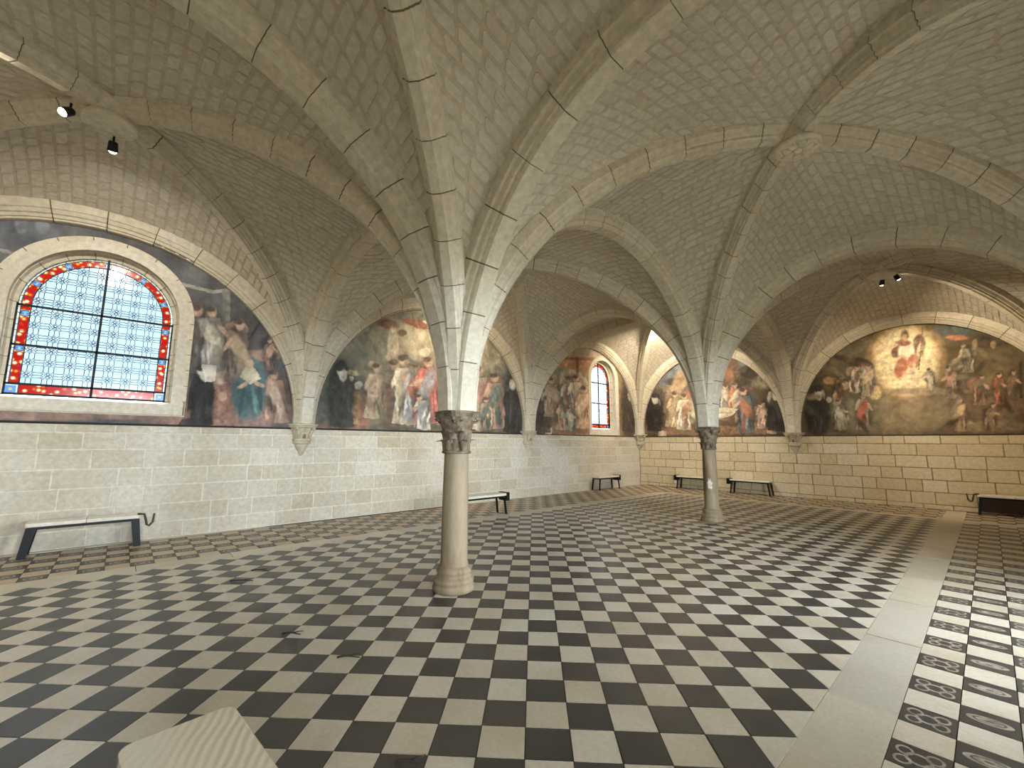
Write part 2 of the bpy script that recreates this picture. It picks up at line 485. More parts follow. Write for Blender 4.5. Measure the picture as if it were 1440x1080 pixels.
def ccw(p):
    a = sum(p[i][0] * p[(i + 1) % len(p)][1] - p[(i + 1) % len(p)][0] * p[i][1] for i in range(len(p)))
    return p if a > 0 else p[::-1]

def lay(tiles, parent, keep=300, mats=None, uvbox=None):
    """tiles: (polygon, material index, uv origin); the ones seen largest become parts, the rest one stuff part"""
    cen = np.array([(sum(a[0] for a in p) / len(p), sum(a[1] for a in p) / len(p), 0) for p, m, o in tiles])
    size = seen_size(cen, np.array([poly_area(p) for p, m, o in tiles]))
    order = np.argsort(-size)
    big = set(int(k) for k in order[:keep] if size[k] > 0)
    rest = MB(); ruv = []
    def uvs(me, v, f, o):
        lay_ = me.uv_layers.new(name='UVMap')
        flat = []
        for q in f:
            for i in q: flat += [(v[i][0] - o[0]) / o[2], (v[i][1] - o[1]) / o[2]]
        lay_.data.foreach_set('uv', flat)
    for k, (p, m, o) in enumerate(tiles):
        v, f = tile_geo(p)
        if k in big:
            me = mesh_data('tile', v, f, mats[m])
            if o: uvs(me, v, f, o)
            link('tile', me, parent)
        else:
            rest.add(v, f, m)
            for q in f:
                for i in q: ruv += [(v[i][0] - o[0]) / o[2], (v[i][1] - o[1]) / o[2]] if o else [0, 0]
    if rest.v:
        ob = rest.build('tiles', mats, parent, kind='stuff')
        l = ob.data.uv_layers.new(name='UVMap'); l.data.foreach_set('uv', ruv)

tiles = []
box = [(-1, 0, -X_MAIN), (1, 0, X_STRIP0), (0, 1, Y_MAIN), (0, -1, -YS)]
for i in range(-80, 90):
    for j in range(-90, 60):
        c = lat(i + 0.5, j + 0.5)
        if not (X_MAIN - 0.3 < c[0] < X_STRIP0 + 0.3 and YS - 0.3 < c[1] < Y_MAIN + 0.3): continue
        p = clip_poly([lat(i, j), lat(i + 1, j), lat(i + 1, j + 1), lat(i, j + 1)], box)
        if len(p) < 3 or poly_area(p) < 0.0006: continue
        tiles.append((ccw(p), 0 if (i + j) % 2 == 0 else 1, None))
lay(tiles, floor, 300, [MAT['t_cream'], MAT['t_dark']])

# border: stone strips and patterned tiles
g = MB(); g.box(0.0, 0.001, -0.002, 0, -0.1, -0.05)
border = thing('floor_border', kind='structure', label='patterned tile border and pale stone bands around the chequered floor', cat='floor')
def slab(x0, x1, y0, y1):
    v, f = tile_geo([(x0, y0), (x1, y0), (x1, y1), (x0, y1)], 0.002, 0.001)
    obj('slab', v, f, MAT['t_slab'], border)
Y_BAND = -1.72; X_BAND = 1.86
cuts = [YS, -17.0, -15.66, -14.36, -13.06, -11.76, -10.46, -9.2, -8.01, -6.6, -5.2, -3.7, -2.13, -0.9, -0.03]
for a, b in zip(cuts[:-1], cuts[1:]): slab(X_STRIP0, X_STRIP1, a, b)
y = YS
while y < Y_BAND - 0.05:
    l = min(random.uniform(1.0, 1.5), Y_BAND - y); slab(X_BAND, X_MAIN, y, y + l); y += l
x = X_MAIN
while x < X_STRIP0 - 0.01:
    l = min(random.uniform(1.0, 1.5), X_STRIP0 - x); slab(x, x + l, Y_MAIN, Y_BAND); x += l
slab(X_STRIP1, XW, Y_MAIN, Y_BAND)
slab(0.0, 0.13, YS, -9.0); slab(0.0, 0.13, -9.0, 0.0)

T2 = 0.2432
ptiles = []
def field(x0, x1, y0, y1, ox, oy, t, dark, light):
    i0, i1 = math.floor((x0 - ox) / t), math.ceil((x1 - ox) / t)
    j0, j1 = math.floor((y0 - oy) / t), math.ceil((y1 - oy) / t)
    pl = [(-1, 0, -x0), (1, 0, x1), (0, -1, -y0), (0, 1, y1)]
    for i in range(i0, i1):
        for j in range(j0, j1):
            a, b = ox + i * t, oy + j * t
            p = clip_poly([(a, b), (a + t, b), (a + t, b + t), (a, b + t)], pl)
            if len(p) < 3 or poly_area(p) < 0.002: continue
            if (i + j) % 2 == 0: m = dark[i % len(dark)]
            else: m = light
            ptiles.append((p, m, (a, b, t)))
field(X_STRIP1, XW, YS, Y_MAIN, X_STRIP1, -11.785, T2, (1, 2), 0)
field(X_STRIP1, XW, Y_BAND, -0.02, X_STRIP1, Y_BAND, T2, (3,), 4)
field(X_BAND, X_STRIP0, Y_BAND, -0.02, X_BAND, Y_BAND, T2, (3,), 4)
field(0.13, X_BAND, YS, -0.02, X_BAND, Y_BAND, T2, (3,), 4)
lay(ptiles, border, 300, [MAT['t_cream'], MAT['t_chain'], MAT['t_oval'], MAT['t_square'], MAT['t_tan']])

# ------------------------------------------------------------------ vault ribs
class Rib:
    """half rib or half arch: springs upright at `base` and runs level at `mid`"""
    def __init__(s, base, mid, zap, r0=0.2, z0=Z0):
        s.base = np.array(base); d = np.array(mid) - s.base; s.L = np.linalg.norm(d); s.d = d / s.L
        s.lat = np.array((-s.d[1], s.d[0])); s.r0 = r0; s.a = s.L - r0; s.b = zap - z0; s.z0 = z0
    def at(s, th, w=0.0, d=0.0):
        c, n = math.cos(th), math.sin(th)
        r = s.r0 + s.a * (1 - c); z = s.z0 + s.b * n
        l = math.hypot(s.b * c, s.a * n)
        r -= s.b * c / l * d; z += s.a * n / l * d
        p = s.base + s.d * r + s.lat * w
        return (p[0], p[1], z)
    def thetas(s, step, first=0.0):
        """angles that cut the curve into pieces about `step` long"""
        t = np.linspace(first, PI / 2, 200)
        pts = np.array([s.at(x) for x in t]); L = np.concatenate([[0], np.cumsum(np.linalg.norm(np.diff(pts, axis=0), axis=1))])
        n = max(1, round(L[-1] / step))
        return np.interp(np.linspace(0, L[-1], n + 1), L, t), L[-1]

P_DIAG = [(-0.15, 0.27), (-0.15, 0.15), (-0.125, 0.135), (-0.105, 0.085), (-0.085, 0.075), (-0.085, 0.045), (-0.06, 0.03), (-0.05, 0.0)]
P_DIAG = P_DIAG + [(-x, y) for x, y in reversed(P_DIAG)]
P_ARCH = [(-0.2, 0.30), (-0.2, 0.15), (-0.17, 0.135), (-0.15, 0.075), (-0.125, 0.07), (-0.12, 0.03), (-0.1, 0.0)]
P_ARCH = P_ARCH + [(-x, y) for x, y in reversed(P_ARCH)]
P_WALL = [(-0.03, 0.28), (-0.03, 0.0), (0.07, 0.0), (0.08, 0.025), (0.11, 0.03), (0.13, 0.07), (0.16, 0.08), (0.19, 0.13), (0.21, 0.14), (0.21, 0.28)]

def sweep(rib, prof, t0, t1, n, flip=1.0):
    m = len(prof); v = []; f = []
    for k in range(n + 1):
        t = t0 + (t1 - t0) * k / n
        for w, d in prof: v.append(rib.at(t, w * flip, d))
    for k in range(n):
        for i in range(m):
            j = (i + 1) % m
            f.append((k * m + i, k * m + j, (k + 1) * m + j, (k + 1) * m + i))
    f.append(tuple(range(m - 1, -1, -1))); f.append(tuple(n * m + i for i in range(m)))
    return v, f

def build_rib(rib, prof, parent, step=0.5, flip=1.0, mats=('rib', 'rib_mortar'), first=0.0):
    th, L = rib.thetas(step * random.uniform(0.95, 1.05), first)
    cw = sum(p[0] for p in prof) / len(prof); cd = sum(p[1] for p in prof) / len(prof)
    ins = [(cw + (w - cw) * 0.955, max(d, 0) * 0.95 + 0.012) for w, d in prof]
    core = MB(); core.add(*sweep(rib, ins, first, PI / 2, 26, flip)); core.build('mortar', MAT[mats[1]], parent)
    gapt = 0.006 / L * (PI / 2)
    for a, b in zip(th[:-1], th[1:]):
        o = random.uniform(-0.003, 0.003); wo = random.uniform(-0.003, 0.003)
        pr = [(w + wo, d + o) for w, d in prof]
        v, f = sweep(rib, pr, a + gapt * random.uniform(0.6, 1.5), b - gapt * random.uniform(0.6, 1.5), 4, flip)
        me = mesh_data('voussoir', v, f, MAT[mats[0]])
        link('voussoir', me, parent)

def mid2(a, b): return ((a[0] + b[0]) / 2, (a[1] + b[1]) / 2)
Z_LONG, Z_TRANS, Z_DIAG = 5.2, 4.92, 5.42
ARCH = {}   # (p, q) -> two half ribs used by the webs
def place_words(k):
    return {(0, 0): 'corner', (1, 0): 'end wall corbel', (0, 1): 'second wall corbel', (0, 2): 'first wall corbel', (1, 1): 'scarred column', (1, 2): 'unscarred column'}.get(k, 'hidden wall')
def arch_pair(p, q, zap):
    m = mid2(PT[p], PT[q])
    ARCH[(p, q)] = (Rib(PT[p], m, zap), Rib(PT[q], m, zap)); ARCH[(q, p)] = ARCH[(p, q)][::-1]

def build_arch(p, q, label):
    t = thing('vault_arch', (PT[p][0], PT[p][1], 0), kind='structure', label=label, cat='arch')
    t.location = (0, 0, 0)
    for r in ARCH[(p, q)]: build_rib(r, P_ARCH, t, 0.52)

for iy in range(3): arch_pair((1, iy), (1, iy + 1), Z_LONG)
for iy in (1, 2):
    for ix in (0, 1): arch_pair((ix, iy), (ix + 1, iy), Z_TRANS)
for iy in range(3):
    arch_pair((0, iy), (0, iy + 1), 4.98); arch_pair((2, iy), (2, iy + 1), 4.98)
for ix in (0, 1):
    arch_pair((ix, 0), (ix + 1, 0), 4.78); arch_pair((ix, 3), (ix + 1, 3), 4.78)
build_arch((1, 0), (1, 1), 'limestone arch from the scarred column to the end wall')
build_arch((1, 1), (1, 2), 'limestone arch spanning between the two columns')
build_arch((1, 2), (1, 3), 'limestone arch from the unscarred column towards the hidden end wall')
build_arch((0, 1), (1, 1), 'limestone arch from the scarred column to the window wall')
build_arch((1, 1), (2, 1), 'limestone arch from the scarred column to the cloister wall')
build_arch((0, 2), (1, 2), 'limestone arch from the unscarred column to the window wall')
build_arch((1, 2), (2, 2), 'limestone arch from the unscarred column to the cloister wall')

def build_wall_rib(p, q, wallnormal, label):
    t = thing('wall_rib', kind='structure', label=label, cat='arch')
    for r in ARCH[(p, q)]:
        flip = 1.0 if np.dot(r.lat, wallnormal) > 0 else -1.0
        build_rib(r, P_WALL, t, 0.6, flip)
for iy, wd in ((0, 'the narrow window'), (1, 'the pale mural with a black-robed reader'), (2, 'the wide window')):
    build_wall_rib((0, iy), (0, iy + 1), np.array((1, 0)), 'moulded limestone wall arch over ' + wd)
for ix, wd in ((0, 'the mural with the long white cloth'), (1, 'the mural with the glowing oval')):
    build_wall_rib((ix, 0), (ix + 1, 0), np.array((0, -1)), 'moulded limestone wall arch over ' + wd)

BAY_WORDS = {(0, 0): 'corner bay by the narrow window', (0, 1): 'middle bay along the window wall', (0, 2): 'bay in front of the wide window',
             (1, 0): 'bay in front of the glowing oval mural', (1, 1): 'middle bay along the cloister side', (1, 2): 'bay over the pale bench in the open floor'}
BOSS = {}
DIAG = {}
for ix in (0, 1):
    for iy in range(3):
        cs = [(ix, iy), (ix + 1, iy), (ix + 1, iy + 1), (ix, iy + 1)]
        c = np.mean([PT[k] for k in cs], axis=0)
        BOSS[(ix, iy)] = c
        for k in cs:
            r = Rib(PT[k], tuple(c), Z_DIAG, 0.2)
            DIAG[((ix, iy), k)] = r
            t = thing('vault_rib', kind='structure', cat='rib', label='diagonal limestone rib of the %s, springing from the %s' % (BAY_WORDS[(ix, iy)], place_words(k)))
            build_rib(r, P_DIAG, t, 0.47)

# ------------------------------------------------------------------ vault webs, course by course
def web_half(F, D, dF, dD):
    def surf(th, u):
        f = np.array(F.at(th, 0, dF)); d = np.array(D.at(th, 0, dD))
        p = f * (1 - u) + d * u
        p[2] += 0.10 * math.sin(PI * u) * math.sin(th)
        return p
    return surf

CH = 0.17
for (ix, iy), cb in BOSS.items():
    cs = [(ix, iy), (ix + 1, iy), (ix + 1, iy + 1), (ix, iy + 1)]
    mort = MB(); stones = []
    bc = np.array((cb[0], cb[1], 3.2))
    for k in range(4):
        p, q = cs[k], cs[(k + 1) % 4]
        for a, b in ((p, q), (q, p)):
            F = ARCH[(a, b)][0]; D = DIAG[((ix, iy), a)]
            onwall = (a[0] == b[0] and a[0] in (0, 2)) or (a[1] == b[1] and a[1] in (0, 3))
            sf = web_half(F, D, 0.2, 0.19)
            nt_, nu = 30, 8
            v = []; f = []
            t_lo = 0.12
            for i in range(nt_ + 1):
                for j in range(nu + 1): v.append(sf(t_lo + (PI / 2 - t_lo) * i / nt_, j / nu))
            for i in range(nt_):
                for j in range(nu):
                    f.append((i * (nu + 1) + j, i * (nu + 1) + j + 1, (i + 1) * (nu + 1) + j + 1, (i + 1) * (nu + 1) + j))
            mort.add(v, f)
            # stones
            ths, L = D.thetas(CH, 0.30)
            for c0, c1 in zip(ths[:-1], ths[1:]):
                w = np.linalg.norm(sf((c0 + c1) / 2, 0) - sf((c0 + c1) / 2, 1))
                u = -random.random() * 0.3 / max(w, 0.1)
                while u < 1:
                    l = random.uniform(0.17, 0.36) / max(w, 0.12)
                    u0, u1 = max(u, 0), min(u + l, 1)
                    u += l
                    if (u1 - u0) * w < 0.03: continue
                    gu, gt = 0.009 / max(w, 0.1), 0.011 / L * (PI / 2)
                    ju = lambda: random.uniform(-0.006, 0.006) / max(w, 0.1)
                    jt = lambda: random.uniform(-0.006, 0.006) / L
                    cor = [sf(c0 + gt + jt(), u0 + gu + ju()), sf(c0 + gt + jt(), u1 - gu + ju()), sf(c1 - gt + jt(), u1 - gu + ju()), sf(c1 - gt + jt(), u0 + gu + ju())]
                    cen = sum(cor) / 4
                    n = np.cross(cor[1] - cor[0], cor[3] - cor[0]); ln = np.linalg.norm(n)
                    if ln < 1e-6: continue
                    area = ln; n = n / ln
                    if np.dot(n, bc - cen) < 0: n = -n; cor = [cor[0], cor[3], cor[2], cor[1]]
                    pr = 0.005 + random.uniform(-0.003, 0.004)
                    # eight-sided face: clipped corners, chamfered back to the mortar
                    ring = []
                    for m_ in range(4):
                        e0 = cor[(m_ - 1) % 4] - cor[m_]; e1 = cor[(m_ + 1) % 4] - cor[m_]
                        k0 = min(0.022 / max(np.linalg.norm(e0), 0.02), 0.3); k1 = min(0.022 / max(np.linalg.norm(e1), 0.02), 0.3)
                        ring += [cor[m_] + e0 * k0, cor[m_] + e1 * k1]
                    v = [x - n * 0.012 for x in ring] + [x + (cen - x) * min(0.012 / max(np.linalg.norm(cen - x), 0.02), 0.3) + n * pr for x in ring]
                    stones.append((v, cen, area))
    top = mort.build('ceiling', MAT['web_mortar'], kind='structure', cat='vault', smooth=True, label='pale block vault of the ' + BAY_WORDS[(ix, iy)])
    sf8 = [tuple(range(8, 16))] + [(k, (k + 1) % 8, 8 + (k + 1) % 8, 8 + k) for k in range(8)]
    size = seen_size(np.array([s_[1] for s_ in stones]), np.array([s_[2] for s_ in stones]))
    order = np.argsort(-size); big = set(int(k) for k in order[:300] if size[k] > 0)
    rest = MB()
    for k, (v, cen, a) in enumerate(stones):
        if k in big: obj('stone', v, sf8, MAT['web'], top)
        else: rest.add(v, sf8)
    if rest.v: rest.build('stones', MAT['web'], top, kind='stuff')

# ------------------------------------------------------------------ bosses
def boss(key, carved):
    c = BOSS[key]
    t = thing('vault_boss', (c[0], c[1], Z_DIAG), kind='thing', label=('carved round stone keystone' if carved else 'plain round stone keystone') + ' of the ' + BAY_WORDS[key], cat='keystone', group='keystones of the vaults')
    mb = MB(); mb.lathe([(0.0, 0.15), (0.22, 0.15), (0.225, 0.0), (0.25, -0.03), (0.26, -0.06), (0.25, -0.085), (0.23, -0.095), (0.215, -0.085), (0.0, -0.085)], 36)
    mb.build('disc', MAT['frame'], t, smooth=False)
    if carved:
        for k in range(7):
            a = 2 * PI * k / 7
            mb = MB()
            r0 = 0.12
            mb.lathe([(0.0, -0.130), (0.03, -0.125), (0.05, -0.105), (0.055, -0.083)], 10, (r0 * math.cos(a), r0 * math.sin(a)))
            mb.tube([(0.05 * math.cos(a), 0.05 * math.sin(a), -0.090), (0.14 * math.cos(a + .3), 0.14 * math.sin(a + .3), -0.105), (0.2 * math.cos(a + .25), 0.2 * math.sin(a + .25), -0.090)], [0.02, 0.024, 0.012], 6)
            mb.build('carved_leaf', MAT['frame'], t, smooth=True)
        mb = MB(); mb.lathe([(0.0, -0.140), (0.04, -0.130), (0.05, -0.105), (0.05, -0.083)], 12); mb.build('carved_flower', MAT['frame'], t, smooth=True)
for k in BOSS: boss(k, k in ((1, 1),))

# ------------------------------------------------------------------ columns
def leaf_mesh(h, w, lean, curl):
    v = []; f = []; n = 8
    for i in range(n + 1):
        s = i / n
        ww = w * (0.55 + 0.9 * s - 1.25 * s * s * s) * 0.5
        r = lean * s ** 2 + (curl * max(0, (s - 0.7) / 0.3) ** 1.5)
        z = h * (s if s < 0.82 else 0.82 - 0.35 * (s - 0.82))
        for m, k in enumerate((-1, -0.5, 0, 0.5, 1)):
            serr = 1.0 + (0.18 if i % 2 else -0.1) * (abs(k) == 1)
            v.append((r + (0.012 if m in (1, 3) else 0.0) + (0.016 if m == 2 else 0), k * ww * serr, z))
    for i in range(n):
        for m in range(4): f.append((i * 5 + m, i * 5 + m + 1, (i + 1) * 5 + m + 1, (i + 1) * 5 + m))
    b = len(v)
    v += [(x - 0.02, y, z) for x, y, z in v]
    f += [tuple(b + i for i in reversed(q)) for q in f]
    for i in range(n):
        f.append((i * 5, (i + 1) * 5, b + (i + 1) * 5, b + i * 5)); f.append((b + i * 5 + 4, b + (i + 1) * 5 + 4, (i + 1) * 5 + 4, i * 5 + 4))
    f.append((n * 5 + 0, n * 5 + 1, n * 5 + 2, n * 5 + 3, n * 5 + 4, b + n * 5 + 4, b + n * 5 + 3, b + n * 5 + 2, b + n * 5 + 1, b + n * 5))
    return mesh_data('leaf', v, f, MAT['capital'], True)
LEAF1 = leaf_mesh(0.155, 0.1, 0.02, 0.06)
LEAF2 = leaf_mesh(0.17, 0.1, 0.035, 0.065)
LEAF3 = leaf_mesh(0.15, 0.07, 0.05, 0.05)

def column(key, label, rs):
    x, y = PT[key]
    t = thing('column', (x, y, 0), kind='thing', label=label, cat='column', group='columns carrying the vault')
    mb = MB()
    mb.lathe([(0, 0), (0.225, 0.0), (0.23, 0.03), (0.225, 0.06), (0.21, 0.072), (0.212, 0.085), (0.222, 0.10), (0.222, 0.125), (0.205, 0.142), (0.186, 0.15), (0.178, 0.175), (0.184, 0.19), (0.192, 0.205), (0.188, 0.225), (0.172, 0.24), (0.16, 0.26), (0, 0.26)], 40)
    mb.build('base', MAT['column'], t, smooth=True)
    mb = MB()
    mb.lathe([(rs + 0.012, 0.25), (rs, 0.32), (rs, 0.7), (rs - 0.004, 1.1), (rs - 0.012, 1.46), (rs - 0.012, 1.5)], 40)
    mb.build('shaft', MAT['column'], t, smooth=True)
    mb = MB()
    mb.lathe([(rs - 0.02, 1.47), (rs + 0.01, 1.475), (rs + 0.022, 1.49), (rs + 0.01, 1.505), (rs - 0.015, 1.51)], 40)
    mb.build('neck_ring', MAT['capital'], t, smooth=True)
    mb = MB()
    mb.lathe([(rs - 0.015, 1.5), (rs - 0.005, 1.56), (rs + 0.005, 1.66), (rs + 0.025, 1.76), (rs + 0.055, 1.85), (rs + 0.06, 1.89)], 40)
    cap = mb.build('capital', MAT['capital'], t, smooth=True)
    for tier, (me, z, n, off, r) in enumerate(((LEAF1, 1.505, 9, 0.0, rs - 0.005), (LEAF2, 1.6, 9, PI / 9, rs + 0.0), (LEAF3, 1.73, 8, PI / 8 + 0.1, rs + 0.01))):
        for k in range(n):
            a = 2 * PI * k / n + off
            o = link('leaf', me, cap)
            o.location = (r * math.cos(a), r * math.sin(a), z + random.uniform(-0.008, 0.008)); o.rotation_euler = (0.22 * random.uniform(-1, 1), 0.08 * random.uniform(-1, 1), a + random.uniform(-0.06, 0.06))
            o.scale = (1, random.uniform(0.85, 1.1), random.uniform(0.9, 1.06))
    for k in range(4):                                                 # volutes under the corners of the abacus
        a = PI / 4 + k * PI / 2
        mb = MB(); c = Vector((math.cos(a) * 0.2, math.sin(a) * 0.2, 1.845)); d = Vector((math.cos(a), math.sin(a), 0))
        pts = [c + d * (0.045 * math.cos(s) * (1 - s / 9)) + Vector((0, 0, 0.045 * math.sin(s) * (1 - s / 9))) for s in [i * 0.5 for i in range(13)]]
        mb.tube(pts, [0.024 - 0.001 * i for i in range(13)], 6)
        mb.build('volute', MAT['capital'], cap, smooth=True)
    mb = MB()
    pl = []
    for k in range(4):
        a = PI / 4 + k * PI / 2
        for s, r in ((-0.09, 0.26), (0.09, 0.26)): pl.append((r * math.cos(a + s), r * math.sin(a + s)))
        am = a + PI / 4
        for s, r in ((-0.35, 0.205), (-0.12, 0.19), (0.12, 0.19), (0.35, 0.205)): pl.append((r * math.cos(am + s), r * math.sin(am + s)))
    mb.prism(pl, 1.885, 1.925); mb.prism([(x_ * 1.03, y_ * 1.03) for x_, y_ in pl], 1.927, Z0)
    mb.build('abacus', MAT['capital'], t)
    return t
column((1, 2), 'brown-stained round stone column without any pale scar', 0.148)
def scar(t, rs):
    a0 = math.atan2(CAM[1] - t.location.y, CAM[0] - t.location.x) - 0.1
    pts = [(-0.30, 0.70), (-0.12, 0.66), (0.0, 0.69), (0.14, 0.655), (0.34, 0.70), (0.28, 0.75), (0.38, 0.80), (0.16, 0.82), (0.1, 0.89), (-0.02, 0.84), (-0.16, 0.90), (-0.2, 0.82), (-0.36, 0.80), (-0.26, 0.75)]
    v = [((rs + 0.001) * math.cos(a0), (rs + 0.001) * math.sin(a0), 0.775)] + [((rs + 0.0015) * math.cos(a0 + a), (rs + 0.0015) * math.sin(a0 + a), z) for a, z in pts]
    n = len(pts)
    obj('plaster_scar', v, [(0, 1 + k, 1 + (k + 1) % n) for k in range(n)], MAT['frame'], t)
t2 = column((1, 1), 'round stone column with a pale scar on its shaft', 0.142)

scar(t2, 0.142)

# ------------------------------------------------------------------ corbels
def corbel(key, ang, label, corner=False):
    x, y = {(0, 0): (0.0, 0.0)}.get(key, PT[key])
    if key[0] == 0: x = 0.0
    if key[1] == 0: y = 0.0
    t = thing('corbel', (x, y, 1.3), ang, label=label, cat='corbel', group='carved wall corbels')
    a0, a1 = (-PI / 4, PI / 4) if corner else (-PI / 2, PI / 2)
    sc_ = 1.35 if corner else 1.0
    n = 12
    mb = MB()
    P = lambda *q: [(r * sc_, z - 1.3) for r, z in q]
    mb.lathe(P((0.0, 1.95), (0.29, 1.95), (0.295, 1.925), (0.275, 1.91), (0.265, 1.88), (0.235, 1.87), (0, 1.87)), 8 if not corner else 4, (0, 0), a0, a1)
    mb.build('abacus', MAT['corbel'], t)
    mb = MB()
    mb.lathe(P((0.22, 1.88), (0.20, 1.8), (0.165, 1.7), (0.155, 1.64), (0.0, 1.63)), n, (0, 0), a0, a1)
    mb.build('bell', MAT['corbel'], t, smooth=True)
    mb = MB()
    mb.lathe(P((0.0, 1.655), (0.18, 1.655), (0.19, 1.63), (0.17, 1.61), (0.165, 1.59), (0.175, 1.575), (0.155, 1.55), (0.12, 1.545), (0, 1.545)), n, (0, 0), a0, a1)
    mb.build('ring', MAT['corbel'], t, smooth=True)
    mb = MB()
    mb.lathe(P((0.0, 1.55), (0.125, 1.55), (0.12, 1.5), (0.085, 1.43), (0.06, 1.4), (0.055, 1.37), (0.03, 1.33), (0.0, 1.3)), n, (0, 0), a0, a1)
    mb.build('pendant', MAT['corbel'], t, smooth=True)
    for s in (-1, 1):
        mb = MB()
        aa = s * (0.62 if not corner else 0.42)
        c = Vector((math.cos(aa) * 0.235 * sc_, math.sin(aa) * 0.235 * sc_, 0.53))
        d = Vector((math.cos(aa), math.sin(aa), 0))
        pts = [c + d * (0.05 * math.cos(q) * (1 - q / 8)) + Vector((0, 0, 0.05 * math.sin(q) * (1 - q / 8))) for q in [i * 0.5 for i in range(12)]]
        mb.tube(pts, [0.03 - 0.0014 * i for i in range(12)], 6)
        mb.build('volute', MAT['corbel'], t, smooth=True)
        mb = MB()
        mb.tube([(0.17 * math.cos(aa * .8), 0.17 * math.sin(aa * .8), 0.36), (0.2 * math.cos(aa), 0.2 * math.sin(aa), 0.44), c], [0.018, 0.03, 0.03], 6)
        mb.build('stalk', MAT['corbel'], t, smooth=True)
    o = link('leaf', LEAF1, t); o.location = (0.16 * sc_, 0, 0.36); o.scale = (1, 0.9, 1.15)
    return t
corbel((0, 2), 0.0, 'carved stone corbel between the wide window bay and the pale mural')
corbel((0, 1), 0.0, 'weathered carved stone corbel between the pale mural and the narrow window bay')
corbel((0, 0), -PI / 4, 'carved stone corbel in the corner where the two mural walls meet', True)
corbel((1, 0), -PI / 2, 'carved stone corbel between the two murals of the end wall')

